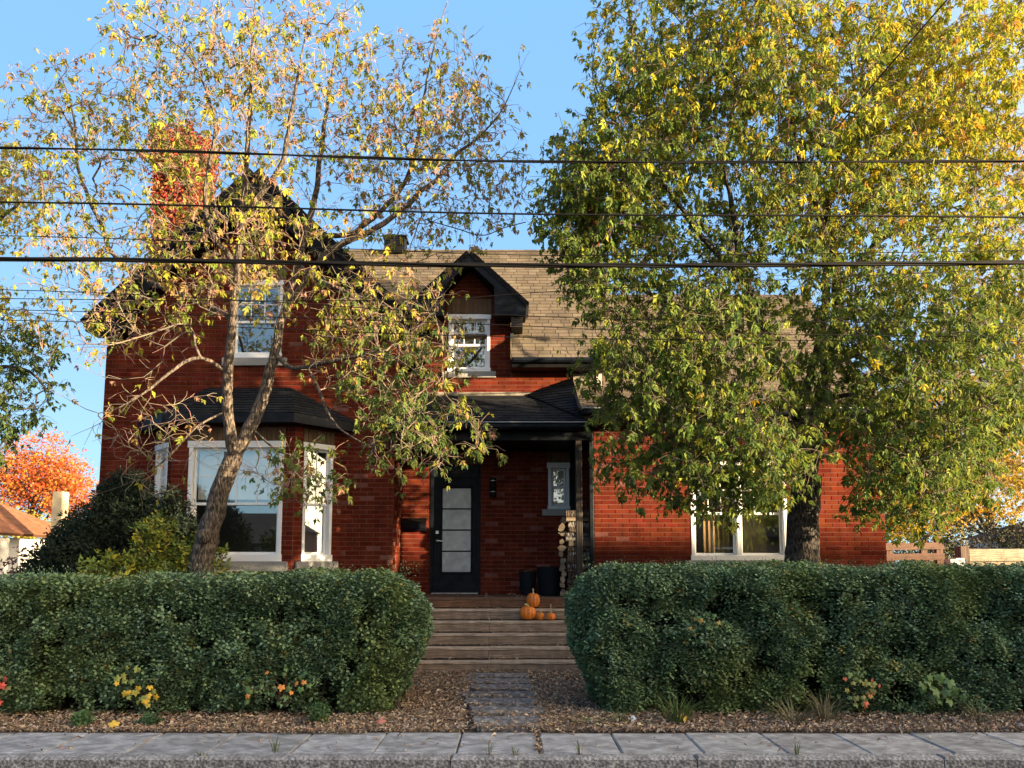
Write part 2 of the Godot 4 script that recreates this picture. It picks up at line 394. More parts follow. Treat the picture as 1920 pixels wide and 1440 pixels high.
func brick_wall(house: Node3D, called: String, o: Vector3, right: Vector3, outer: PackedVector2Array, holes: Array, lintels: Array, singles: Rect2 = Rect2(), pale := 0.0, thick := 0.25) -> MeshInstance3D:
	# a wall of bricks that stand 7 mm proud of their mortar; holes are openings, lintels are upright soldier bricks; bricks in singles are parts of their own
	var t := facing(o, right)
	var mb := MB.new()
	var mortar := Color(0.27, 0.115, 0.09)
	var xs := [outer[0].x]
	var ys := [outer[0].y]
	for p in outer:
		xs.append(p.x); ys.append(p.y)
	for h in holes:
		xs.append_array([h.position.x, h.end.x])
		ys.append_array([h.position.y, h.end.y])
	xs.sort(); ys.sort()
	for i in xs.size() - 1:
		for j in ys.size() - 1:
			if xs[i + 1] - xs[i] < 0.001 or ys[j + 1] - ys[j] < 0.001:
				continue
			var mid := Vector2((xs[i] + xs[i + 1]) * 0.5, (ys[j] + ys[j + 1]) * 0.5)
			var skip := false
			for h in holes:
				skip = skip or h.has_point(mid)
			if skip:
				continue
			for q in Geometry2D.intersect_polygons(rect(xs[i], ys[j], xs[i + 1], ys[j + 1]), outer):
				mb.prism(q, t, -thick, 0.0, mortar, false)
	for i in outer.size():
		var a := outer[i]
		var b := outer[(i + 1) % outer.size()]
		var nn2 := Vector2(b.y - a.y, a.x - b.x).normalized()
		var nn := t.basis.x * nn2.x + t.basis.y * nn2.y
		mb.quad(t * Vector3(a.x, a.y, -thick), t * Vector3(b.x, b.y, -thick), t * Vector3(b.x, b.y, 0), t * Vector3(a.x, a.y, 0), nn, mortar)
	for h in holes:
		var p := rect(h.position.x, h.position.y, h.end.x, h.end.y)
		for i in 4:
			var a := p[i]
			var b := p[(i + 1) % 4]
			var nn2 := Vector2(a.y - b.y, b.x - a.x).normalized()
			var nn := t.basis.x * nn2.x + t.basis.y * nn2.y
			mb.quad(t * Vector3(a.x, a.y, -thick), t * Vector3(b.x, b.y, -thick), t * Vector3(b.x, b.y, 0), t * Vector3(a.x, a.y, 0), nn, brick_colour(0.0))
	var wall := put(called, mb.mesh(), M.brick, house)
	var all := MB.new()
	var gone := holes.duplicate()
	gone.append_array(lintels)
	var x0: float = xs[0]
	var x1: float = xs[xs.size() - 1]
	var y0: float = ys[0]
	var y1: float = ys[ys.size() - 1]
	var row := 0
	var y := y0
	while y < y1 - 0.01:
		var x := x0 - (BRICK_L * 0.5 if row % 2 else 0.0)
		while x < x1 - 0.01:
			var r := Rect2(maxf(x, x0) + 0.005, y + 0.006, minf(x + BRICK_L, x1) - maxf(x, x0) - 0.01, BRICK_H - 0.012)
			if r.size.x > 0.02:
				var p := rect(r.position.x, r.position.y, r.end.x, r.end.y)
				var touched := not inside(p, outer)
				for h in gone:
					touched = touched or h.intersects(r)
				if not touched:
					var full := r.size.x > BRICK_L - 0.014
					if full and singles.has_point(r.get_center()) and brick_count < 300:
						brick_count += 1
						var b := MeshInstance3D.new()
						b.name = "brick"
						b.mesh = M.brick_meshes[rng.randi() % M.brick_meshes.size()]
						b.material_override = M.brick
						wall.add_child(b, true)
						b.transform = Transform3D(t.basis.rotated(t.basis.z, rr(-0.004, 0.004)), t * Vector3(r.get_center().x, r.get_center().y, rr(0.004, 0.008)))
					else:
						var d := rr(0.0045, 0.009)
						all.bevel(Transform3D(t.basis, t * Vector3(r.get_center().x, r.get_center().y, d - 0.012)), Vector3(r.size.x, r.size.y, 0.024), 0.0025, brick_colour(pale if r.get_center().x > x1 - 1.0 else pale * 0.12))
				else:
					for q in pieces(p, outer, gone):
						all.prism(q, t, 0.0, 0.006, brick_colour(0.0), true, false)
			x += BRICK_L
		y += BRICK_H
		row += 1
	if all.v.size():
		put("brickwork", all.mesh(), M.brick, wall, "stuff")
	for l in lintels:
		var k := int(l.size.x / 0.078)
		var w: float = l.size.x / k
		for i in k:
			var b := MB.new()
			var kk := rr(0.8, 1.15)
			b.bevel(Transform3D(t.basis, t * Vector3(l.position.x + w * (i + 0.5), l.get_center().y, -0.002 + rr(0, 0.004))), Vector3(w - 0.012, l.size.y - 0.008, 0.03), 0.003, Color(0.235 * kk, 0.16 * kk, 0.1 * kk))
			put("lintel_brick", b.mesh(), M.brick, wall)
	return wall

var shingle_count := 0

func roof_plane(house: Node3D, called: String, o: Vector3, along: Vector3, up: Vector3, poly: PackedVector2Array, col: Color, vary: float, singles: Rect2 = Rect2(), thick := 0.12, parent_is_roof := false) -> MeshInstance3D:
	# a deck clad with overlapping shingle tabs; poly in metres along the eave and up the slope
	var t := Transform3D(Basis(along, up, along.cross(up)), o)
	var deck := MB.new()
	deck.prism(poly, t, -thick, 0.0, Color(col.r * 0.5, col.g * 0.5, col.b * 0.5))
	var roof := put(called, deck.mesh(), M.shingle, house)
	var all := MB.new()
	var hi := Vector2(-1e9, -1e9)
	var lo := Vector2(1e9, 1e9)
	for p in poly:
		hi = hi.max(p)
		lo = lo.min(p)
	var expo := 0.112
	var row := 0
	var y := lo.y - 0.012
	while y < hi.y:
		var x := lo.x - rr(0.0, 0.3)
		while x < hi.x:
			var w := 0.24 if rng.randf() < 0.6 else rr(0.13, 0.3)
			var a := maxf(x, lo.x)
			var b := minf(x + w - 0.011, hi.x)
			if b - a > 0.02:
				var k := rr(1.0 - vary, 1.0 + vary)
				var c := Color(col.r * k, col.g * k * rr(0.97, 1.02), col.b * k * rr(0.93, 1.03))
				var h0 := 0.014 + rr(0, 0.003)
				var h1 := 0.004
				var p := rect(a, y, b, minf(y + expo, hi.y))
				var parts := [p] if inside(p, poly) else Geometry2D.intersect_polygons(p, poly)
				for q in parts:
					var one := MB.new() if shingle_count < 300 and singles.has_point(Vector2(a, y)) and b - a > 0.2 else all
					var ix := Geometry2D.triangulate_polygon(q)
					var f := []
					for e in q:
						f.append(t * Vector3(e.x, e.y, h0 + (h1 - h0) * (e.y - y) / expo))
					var nn := t.basis.z
					for s in range(0, ix.size(), 3):
						one.tri(f[ix[s]], f[ix[s + 1]], f[ix[s + 2]], nn, nn, nn, c)
					for s in q.size():
						var e0: Vector2 = q[s]
						var e1: Vector2 = q[(s + 1) % q.size()]
						if (e0.y + e1.y) * 0.5 > y + expo * 0.9:
							continue
						var g0 := t * Vector3(e0.x, e0.y, 0.0)
						var g1 := t * Vector3(e1.x, e1.y, 0.0)
						var sn := (t.basis.x * (e1.y - e0.y) + t.basis.y * (e0.x - e1.x)).normalized()
						one.quad(g0, g1, f[(s + 1) % q.size()], f[s], sn, c)
					if one != all:
						shingle_count += 1
						put("shingle", one.mesh(), M.shingle, roof)
			x += w
		y += expo
		row += 1
	put("shingle_field", all.mesh(), M.shingle, roof, "stuff")
	return roof

func roof_face(house: Node3D, called: String, f: Array, col: Color, vary: float, thick: float) -> MeshInstance3D:
	# a shingled face through three or more corners, its courses level
	var nn: Vector3 = (f[1] - f[0]).cross(f[2] - f[0]).normalized()
	if nn.y < 0.0:
		nn = -nn
	var a := Vector3.UP.cross(nn).normalized()
	var u := nn.cross(a)
	var poly := PackedVector2Array()
	for q in f:
		poly.push_back(Vector2((q - f[0]).dot(a), (q - f[0]).dot(u)))
	if Geometry2D.is_polygon_clockwise(poly):
		poly.reverse()
	return roof_plane(house, called, f[0], a, u, poly, col, vary, Rect2(), thick)

func window(house: Node3D, o: Vector3, right: Vector3, w: float, h: float, opt := {}) -> MeshInstance3D:
	# a white sash window set in its opening; o is the opening's lower left corner on the face of the wall
	var t := facing(o, right)
	var fr: float = opt.get("frame", 0.055)
	var white: Color = opt.get("color", Color(0.78, 0.8, 0.82))
	var mb := MB.new()
	var b := func(x0: float, y0: float, x1: float, y1: float, z0: float, z1: float) -> void:
		mb.bevel(Transform3D(t.basis, t * Vector3((x0 + x1) * 0.5, (y0 + y1) * 0.5, (z0 + z1) * 0.5)), Vector3(x1 - x0, y1 - y0, z1 - z0), 0.004, white)
	var zf := 0.012
	b.call(0.002, 0.0, fr, h - fr, -0.14, zf)
	b.call(w - fr, 0.0, w - 0.002, h - fr, -0.14, zf)
	b.call(-0.02, h - fr, w + 0.02, h + 0.035, -0.1, zf + 0.016)
	var sub: float = opt.get("sub", 0.09)
	b.call(-0.012, 0.0, w + 0.012, sub, -0.16, zf + 0.02)
	var f := put("window", mb.mesh(), M.paint, house)
	var rail: float = opt.get("rail", 0.52)
	var x0 := fr
	var x1 := w - fr
	var y0 := sub
	var y1 := h - fr
	var ym := y0 + (y1 - y0) * rail
	var s := 0.042
	var mullions: Array = [[x0, x1]]
	if opt.has("mullion"):
		var mid := (x0 + x1) * 0.5
		mullions = [[x0, mid - 0.035], [mid + 0.035, x1]]
		var post := MB.new()
		post.bevel(Transform3D(t.basis, t * Vector3(mid, (y0 + y1) * 0.5, -0.06)), Vector3(0.07, y1 - y0 - 0.004, 0.13), 0.004, white)
		put("mullion", post.mesh(), M.paint, f)
	for q in mullions:
		var a: float = q[0]
		var e: float = q[1]
		for lower in [false, true]:
			var ya := y0 if lower else ym - s * 0.4
			var yb := ym + s * 0.6 if lower else y1
			var z := -0.105 if lower else -0.068
			var sash := MB.new()
			for g in [[a + 0.003, ya, a + s, yb], [e - s, ya, e - 0.003, yb], [a + s, ya, e - s, ya + s], [a + s, yb - s, e - s, yb]]:
				sash.bevel(Transform3D(t.basis, t * Vector3((g[0] + g[2]) * 0.5, (g[1] + g[3]) * 0.5, z)), Vector3(g[2] - g[0], g[3] - g[1], 0.034), 0.004, white)
			put("sash", sash.mesh(), M.paint, f)
			var pa := Vector2(a + s - 0.004, ya + s - 0.004)
			var pb := Vector2(e - s + 0.004, yb - s + 0.004)
			for dz in [0.006, -0.01]:
				var pane := MB.new()
				pane.quad(t * Vector3(pa.x, pa.y, z + dz), t * Vector3(pb.x, pa.y, z + dz), t * Vector3(pb.x, pb.y, z + dz), t * Vector3(pa.x, pb.y, z + dz), t.basis.z, Color.WHITE)
				put("pane", pane.mesh(), M.coat if dz > 0 else M.glass, f)
			var grid: Vector2i = opt.get("grid", Vector2i(1, 1))
			if not lower and grid.x * grid.y > 1:
				var bars := MB.new()
				for i in range(1, grid.x):
					var x := lerpf(pa.x, pb.x, float(i) / grid.x)
					bars.bevel(Transform3D(t.basis, t * Vector3(x, (pa.y + pb.y) * 0.5, z + 0.011)), Vector3(0.017, pb.y - pa.y, 0.008), 0.002, white)
				for i in range(1, grid.y):
					var y := lerpf(pa.y, pb.y, float(i) / grid.y)
					bars.bevel(Transform3D(t.basis, t * Vector3((pa.x + pb.x) * 0.5, y, z + 0.0125)), Vector3(pb.x - pa.x, 0.017, 0.008), 0.002, white)
				put("glazing_bar", bars.mesh(), M.paint, f)
	if opt.get("sill", 0.0) > 0.0:
		var sh: float = opt.sill
		var sl := MB.new()
		sl.bevel(Transform3D(t.basis, t * Vector3(w * 0.5, -sh * 0.5 - 0.002, -0.03)), Vector3(w + 0.22, sh, 0.19), 0.008, Color(0.36, 0.36, 0.35))
		put("sill", sl.mesh(), M.stone, f)
	if opt.get("blind", 0.0) > 0.0:
		var bl := MB.new()
		var drop: float = opt.blind
		bl.bx(Vector3.ZERO, Vector3.ZERO, Color.WHITE)
		bl = MB.new()
		var steps := 24
		for i in steps:
			var xa := lerpf(x0 + 0.02, x1 - 0.02, float(i) / steps)
			var xb := lerpf(x0 + 0.02, x1 - 0.02, float(i + 1) / steps)
			var za := -0.2 + 0.012 * sin(i * 1.9)
			var zb := -0.2 + 0.012 * sin((i + 1) * 1.9)
			bl.quad(t * Vector3(xa, y1 - (y1 - y0) * drop, za), t * Vector3(xb, y1 - (y1 - y0) * drop, zb), t * Vector3(xb, y1 + 0.03, zb), t * Vector3(xa, y1 + 0.03, za), t.basis.z, opt.get("blind_color", Color(0.72, 0.76, 0.72)))
		put("blind", bl.mesh(), M.cloth, f)
	return f

# ------------------------------------------------------------------ plants

func compound_leaf(kinds: int, sd: int) -> ArrayMesh:
	# a drooping leaf of one, three or five leaflets; hangs from the origin along -y
	rng.seed = sd
	var mb := MB.new()
	var w := Color.WHITE
	if kinds == 1:
		mb.leaf(Vector3(0, -0.03, 0), Vector3(0.1, -1, 0.25), Vector3(1, 0.1, 0.1), 0.115, 0.056, 0.22, w)
		return mb.mesh(true)
	var tipy := -0.07 if kinds == 3 else -0.11
	mb.leaf(Vector3(0, tipy, 0.01), Vector3(rr(-0.15, 0.15), -1, rr(0.0, 0.4)), Vector3(1, 0, rr(-0.5, 0.5)), 0.1, 0.048, 0.25, w)
	for k in (kinds - 1) / 2:
		var yy := tipy + 0.012 + k * 0.045
		for s in [-1.0, 1.0]:
			mb.leaf(Vector3(0, yy, 0), Vector3(s * rr(0.55, 0.95), -rr(0.7, 1.1), rr(-0.2, 0.5)), Vector3(0.6, 0.4 * s, rr(-0.7, 0.7)), rr(0.08, 0.1), 0.042, rr(0.1, 0.35), w)
	return mb.mesh(true)

class Plant:
	var pos := PackedVector3Array()
	var par := PackedInt32Array()
	var rad := PackedFloat32Array()
	var fixed := PackedByteArray()
	var grid := {}
	func key(p: Vector3) -> Vector3i:
		return Vector3i((p * 2.0).floor())
	func add(p: Vector3, parent: int, r: float, fix: bool) -> int:
		pos.push_back(p); par.push_back(parent); rad.push_back(r); fixed.push_back(1 if fix else 0)
		var k := key(p)
		if not grid.has(k):
			grid[k] = []
		grid[k].append(pos.size() - 1)
		return pos.size() - 1
	func nearest(p: Vector3) -> int:
		var k := key(p)
		var best := -1
		var bd := 1e9
		for ring in 12:
			for x in range(-ring, ring + 1):
				for y in range(-ring, ring + 1):
					for z in range(-ring, ring + 1):
						if maxi(maxi(absi(x), absi(y)), absi(z)) != ring:
							continue
						var q := k + Vector3i(x, y, z)
						if grid.has(q):
							for i in grid[q]:
								var d: float = pos[i].distance_squared_to(p)
								if pos[i].y > p.y:
									d *= 1.5
								if d < bd:
									bd = d
									best = i
			if best >= 0 and bd < (ring * 0.5) * (ring * 0.5):
				break
		return best

func grow(limbs: Array, crown: Array, seg: float, lift: float) -> Plant:
	# limbs carry the crown: every point of the crown sends a bent shoot to the branch nearest to it
	var pl := Plant.new()
	for l in limbs:
		var p: Array = l[0]
		var r: Array = l[1]
		var last := -1
		if pl.pos.size():
			last = pl.nearest(p[0])
		for i in range(0, p.size() - 1):
			var a: Vector3 = p[i]
			var b: Vector3 = p[i + 1]
			var k := maxi(2, int(a.distance_to(b) / 0.2))
			var before: Vector3 = p[maxi(i - 1, 0)]
			var after: Vector3 = p[mini(i + 2, p.size() - 1)]
			for j in range(0 if i == 0 else 1, k + 1):
				var f := float(j) / k
				var q := a.cubic_interpolate(b, before, after, f)
				last = pl.add(q, last, lerpf(r[i], r[i + 1], f), true)
	var todo := []
	for e in crown:
		for i in e[2]:
			var u := Vector3(rng.randfn(), rng.randfn(), rng.randfn()).normalized() * pow(rng.randf(), 0.42)
			todo.append(e[0] + u * e[1])
	var order := []
	for p in todo:
		order.append([pl.pos[pl.nearest(p)].distance_to(p), p])
	order.sort_custom(func(a, b): return a[0] < b[0])
	for e in order:
		var p: Vector3 = e[1]
		if p.y < 1.7:
			continue
		var i := pl.nearest(p)
		var a := pl.pos[i]
		var d := a.distance_to(p)
		if d < 0.08 or d > 2.6:
			continue
		var from := Vector3.ZERO
		if pl.par[i] >= 0:
			from = (a - pl.pos[pl.par[i]]).normalized()
		var ctrl := a + (p - a) * 0.4 + from * d * 0.3 + Vector3(rr(-1, 1), rr(-1, 1) + lift, rr(-1, 1)) * d * 0.16
		var k := maxi(2, int(d / seg))
		var last := i
		for j in range(1, k + 1):
			var f := float(j) / k
			var q := a.lerp(ctrl, f).lerp(ctrl.lerp(p, f), f)
			last = pl.add(q, last, 0.0, false)
	var n := pl.pos.size()
	var area := PackedFloat32Array()
	area.resize(n)
	for i in range(n - 1, -1, -1):
		if pl.fixed[i] == 0:
			if area[i] == 0.0:
				area[i] = pow(0.003, 2.1)
			pl.rad[i] = pow(area[i], 1.0 / 2.1)
			area[pl.par[i]] += area[i]
	return pl

func branch_mesh(pl: Plant, col: Color) -> ArrayMesh:
	var mb := MB.new()
	for i in pl.pos.size():
		if pl.fixed[i] or pl.par[i] < 0:
			continue
		var p := pl.par[i]
		var r1 := pl.rad[i]
		var r0 := minf(pl.rad[p], r1 * 1.35)
		var s := 3 if r1 < 0.008 else 5
		mb.stick(pl.pos[p], pl.pos[i], r0, r1, s, Color(col.r * rr(0.85, 1.15), col.g * rr(0.85, 1.15), col.b * rr(0.85, 1.15)))
	return mb.mesh()

func limb_meshes(limbs: Array, m: Material, tree: Node3D, col: Color) -> void:
	var first := true
	for l in limbs:
		var p: Array = l[0]
		var r: Array = l[1]
		var pts := PackedVector3Array()
		var rs := PackedFloat32Array()
		for i in range(0, p.size() - 1):
			var k := maxi(2, int(p[i].distance_to(p[i + 1]) / 0.12))
			for j in range(0 if i == 0 else 1, k + 1):
				var f := float(j) / k
				var q: Vector3 = p[i].cubic_interpolate(p[i + 1], p[maxi(i - 1, 0)], p[mini(i + 2, p.size() - 1)], f)
				var rad := lerpf(r[i], r[i + 1], f)
				var jit := minf(rad * 0.35, 0.012)
				pts.push_back(q + Vector3(rr(-jit, jit), rr(-jit, jit), rr(-jit, jit)))
				rs.push_back(rad)
		var mb := MB.new()
		mb.tube(pts, rs, 14 if r[0] > 0.1 else 8, col, true, 0.05 if r[0] > 0.1 else 0.02)
		put("trunk" if first else "limb", mb.mesh(), m, tree)
		first = false

func hang(p: Vector3, s: float, tilt: float) -> Transform3D:
	var b := Basis(Vector3.UP, rr(0, TAU)) * Basis(Vector3.RIGHT, rng.randfn() * tilt) * Basis(Vector3.FORWARD, rng.randfn() * tilt)
	return Transform3D(b.scaled(Vector3.ONE * s), p)

func pick(cols: Array) -> Color:
	var c: Color = cols[rng.randi() % cols.size()]
	var k := rr(0.75, 1.2)
	return Color(c.r * k, c.g * k * rr(0.93, 1.07), c.b * k)

func blob_points(n: int, c: Vector3, r: Vector3, shell: float) -> PackedVector3Array:
	var out := PackedVector3Array()
	for i in n:
		var u := Vector3(rng.randfn(), rng.randfn(), rng.randfn()).normalized() * pow(rng.randf(), shell)
		out.push_back(c + u * r)
	return out

func blade_tuft(n: int, h: float, spread: float, col: Color) -> ArrayMesh:
	var mb := MB.new()
	for i in n:
		var a := rr(0, TAU)
		var d := Vector3(cos(a), 0, sin(a))
		var root := d * rr(0, spread * 0.35)
		var hh := h * rr(0.5, 1.0)
		var mid := root + d * spread * rr(0.1, 0.4) + Vector3(0, hh * 0.6, 0)
		var tip := root + d * spread * rr(0.4, 1.1) + Vector3(0, hh, 0)
		var s := Vector3(-d.z, 0, d.x) * 0.004
		var k := rr(0.7, 1.25)
		var c := Color(col.r * k, col.g * k, col.b * k)
		mb.tri(root - s, root + s, mid + s, d, d, d, c)
		mb.tri(root - s, mid + s, mid - s, d, d, d, c)
		mb.tri(mid - s, mid + s, tip, d, d, d, c)
	return mb.mesh(true)

func maple_leaf_mesh() -> ArrayMesh:
	# a five-lobed leaf about 10 cm across, slightly cupped
	var mb := MB.new()
	var pts := []
	var lob := [[-90, 0.014], [-58, 0.038], [-25, 0.05], [-5, 0.036], [10, 0.05], [28, 0.06], [42, 0.048], [56, 0.038], [74, 0.055], [90, 0.07], [106, 0.055], [124, 0.038], [138, 0.048], [152, 0.06], [170, 0.05], [185, 0.036], [205, 0.05], [238, 0.038]]
	for l in lob:
		var a := deg_to_rad(l[0])
		pts.append(Vector3(cos(a) * l[1], sin(a) * l[1] * 1.05, -absf(l[1] - 0.03) * 0.35))
	for i in pts.size():
		mb.tri(Vector3(0, 0, 0.008), pts[i], pts[(i + 1) % pts.size()], Vector3.BACK, Vector3.BACK, Vector3.BACK, Color.WHITE)
	return mb.mesh(true)


const SLABS := [[11.0, 10.6, -0.62, 0.2], [10.5, 10.1, -0.62, 0.22], [10.0, 9.62, -0.5, 0.24], [9.48, 9.1, -0.6, 0.26], [9.0, 8.62, -0.5, 0.27], [8.5, 8.1, -0.44, 0.28], [7.98, 7.52, -0.4, 0.27]]

func _ready() -> void:
	var cam := Camera3D.new()
	cam.name = "camera"
	add_child(cam)
	cam.position = Vector3(0, 1.57, 0)
	cam.rotation_degrees = Vector3(6, 0, 0)
	cam.projection = Camera3D.PROJECTION_FRUSTUM
	cam.near = 0.05
	cam.size = 0.04997
	cam.frustum_offset = Vector2(0, 0.00637)
	cam.far = 600.0
	cam.current = true
	var env := Environment.new()
	var sky_mat := ProceduralSkyMaterial.new()
	sky_mat.sky_top_color = lin(0.05, 0.108, 0.203)
	sky_mat.sky_horizon_color = lin(0.118, 0.192, 0.235)
	sky_mat.sky_curve = 0.17
	sky_mat.ground_bottom_color = lin(0.07, 0.065, 0.06)
	sky_mat.ground_horizon_color = lin(0.16, 0.17, 0.18)
	sky_mat.sun_angle_max = 100.0
	sky_mat.sun_curve = 0.66
	var sky := Sky.new()
	sky.sky_material = sky_mat
	env.background_mode = Environment.BG_SKY
	env.sky = sky
	env.tonemap_mode = Environment.TONE_MAPPER_LINEAR
	env.tonemap_exposure = 5.6
	env.sdfgi_enabled = true
	env.ssao_enabled = true
	env.ssil_enabled = true
	var we := WorldEnvironment.new()
	we.name = "environment"
	we.environment = env
	add_child(we)
	var sun := DirectionalLight3D.new()
	sun.name = "sun"
	add_child(sun)
	sun.light_color = Color(1.0, 0.88, 0.7)
	sun.light_energy = 1.6
	sun.light_angular_distance = 0.5
	sun.shadow_enabled = true
	var az := deg_to_rad(67.0)
	var el := deg_to_rad(5.2)
	var to_sun := Vector3(sin(az) * cos(el), sin(el), cos(az) * cos(el))
	sun.look_at_from_position(to_sun * 50.0, Vector3.ZERO)
	rng.seed = 11
	materials()
	setting()
	house_across()
	brick_house()
	porch_things()
	steps_and_path()
	neighbours()
	hedges()
	shrubs()
	trees()
	cables()
	litter()

func materials() -> void:
	var fine := noise_tex(256, 0.05, 4, 0.72, 1.0, 3)
	var mid := noise_tex(256, 0.02, 5, 0.6, 1.0, 5, 1, 1, 1.4)
	var grain := noise_tex(512, 0.03, 4, 0.62, 1.0, 9, 6.0, 0.6, 1.5)
	var bark := noise_tex(256, 0.05, 4, 0.25, 1.0, 13, 0.7, 2.6, 2.2)
	var worn := noise_tex(512, 0.05, 5, 0.78, 1.0, 21, 1.6, 0.9, 1.4)
	mat("brick", Color.WHITE, 0.9, fine, Vector3.ONE * 6.0, 0.35).metallic_specular = 0.12
	mat("shingle", Color.WHITE, 0.95, fine, Vector3.ONE * 9.0, 0.5).metallic_specular = 0.25
	var blot := noise_tex(512, 0.012, 5, 0.84, 1.0, 61, 1, 1.6, 1.5)
	var grime := noise_tex(512, 0.014, 5, 0.74, 1.0, 67, 1.2, 1, 1.6)
	for q in [["brick", 0.55], ["shingle", 0.35]]:
		stain(M[q[0]], blot[0], q[1])
	mat("paint", Color.WHITE, 0.42)
	mat("trim", Color.WHITE, 0.55, mid, Vector3.ONE * 0.7).metallic_specular = 0.25
	mat("stone", Color.WHITE, 0.85, fine, Vector3.ONE * 5.0, 0.4)
	mat("wood", Color.WHITE, 0.75, grain, Vector3(0.8, 2.2, 2.2), 0.35)
	mat("wood_upright", Color.WHITE, 0.75, noise_tex(256, 0.03, 4, 0.6, 1.0, 19, 0.6, 5.0, 1.5), Vector3(2.2, 0.9, 2.2), 0.35)
	mat("bark", Color.WHITE, 0.95, bark, Vector3.ONE * 1.9, 1.8)
	mat("twig", Color.WHITE, 0.85)
	mat("soil", Color.WHITE, 1.0, mid, Vector3.ONE * 0.9, 0.8)
	mat("concrete", Color.WHITE, 0.9, worn, Vector3(0.5, 0.5, 0.9), 0.3)
	mat("rough_concrete", Color.WHITE, 0.95, noise_tex(256, 0.1, 5, 0.55, 1.0, 31, 1.3, 1, 1.6), Vector3.ONE * 1.3, 0.8)
	mat("asphalt", Color.WHITE, 0.95, fine, Vector3.ONE * 5.0, 0.8)
	mat("slate", Color.WHITE, 0.8, noise_tex(256, 0.02, 4, 0.6, 1.0, 37, 0.6, 1.4, 1.5), Vector3.ONE * 1.5, 0.4)
	mat("plastic", Color.WHITE, 0.6).metallic_specular = 0.25
	mat("pumpkin", Color.WHITE, 0.5, noise_tex(256, 0.03, 4, 0.75, 1.0, 41), Vector3.ONE * 4.0)
	mat("room", Color.WHITE, 0.9)
	stain(M.concrete, grime[0], 0.6)
	stain(M.rough_concrete, grime[0], 0.8)
	stain(M.slate, grime[0], 1.3)
	stain(M.wood, blot[0], 0.9)
	var metal := mat("metal", Color(0.72, 0.72, 0.72), 0.3)
	metal.metallic = 0.9
	var cloth := mat("cloth", Color.WHITE, 0.9)
	cloth.backlight_enabled = true
	cloth.backlight = Color(0.5, 0.5, 0.5)
	var frost := mat("frosted_glass", Color.WHITE, 0.28, noise_tex(256, 0.012, 3, 0.78, 1.0, 43), Vector3.ONE * 1.2)
	frost.metallic_specular = 0.8
	var cable := mat("rubber", Color(0.02, 0.02, 0.022), 0.6, [], Vector3.ONE, 0.0, false)
	cable.metallic_specular = 0.3
	var glass := StandardMaterial3D.new()
	glass.resource_name = "glass"
	glass.transparency = BaseMaterial3D.TRANSPARENCY_ALPHA
	glass.albedo_color = Color(0.5, 0.56, 0.56, 0.04)
	glass.roughness = 0.02
	glass.metallic_specular = 0.5
	M.glass = glass
	# the outer sheet carries a thin mirror coating, as warm-glazing has
	var orm := Image.create(4, 4, false, Image.FORMAT_RGB8)
	orm.fill(Color(1.0, 0.015, 1.0))
	var coat := ORMMaterial3D.new()
	coat.resource_name = "coated_glass"
	coat.transparency = BaseMaterial3D.TRANSPARENCY_ALPHA
	coat.albedo_color = Color(0.93, 0.97, 0.96, 0.26)
	coat.orm_texture = ImageTexture.create_from_image(orm)
	M.coat = coat
	for k in [["leaf", 0.7, 0.9], ["hedge_leaf", 0.6, 0.4], ["litter_leaf", 0.8, 0.15]]:
		var m := mat(k[0], Color.WHITE, k[1])
		m.backlight_enabled = true
		m.backlight = Color(k[2], k[2], k[2])
		m.metallic_specular = 0.3
	var bm := []
	for i in 10:
		var b := MB.new()
		b.bevel(Transform3D(Basis.IDENTITY, Vector3(0, 0, -0.012)), Vector3(BRICK_L - 0.01, BRICK_H - 0.012, 0.024), 0.0025, brick_colour(0.12))
		bm.append(b.mesh())
	M.brick_meshes = bm

func struct(called: String, mb: MB, m: Material, label: String) -> MeshInstance3D:
	var o := put(called, mb.mesh(), m, null, "structure")
	tag(o, label, "", "")
	o.set_meta("category", "ground")
	return o

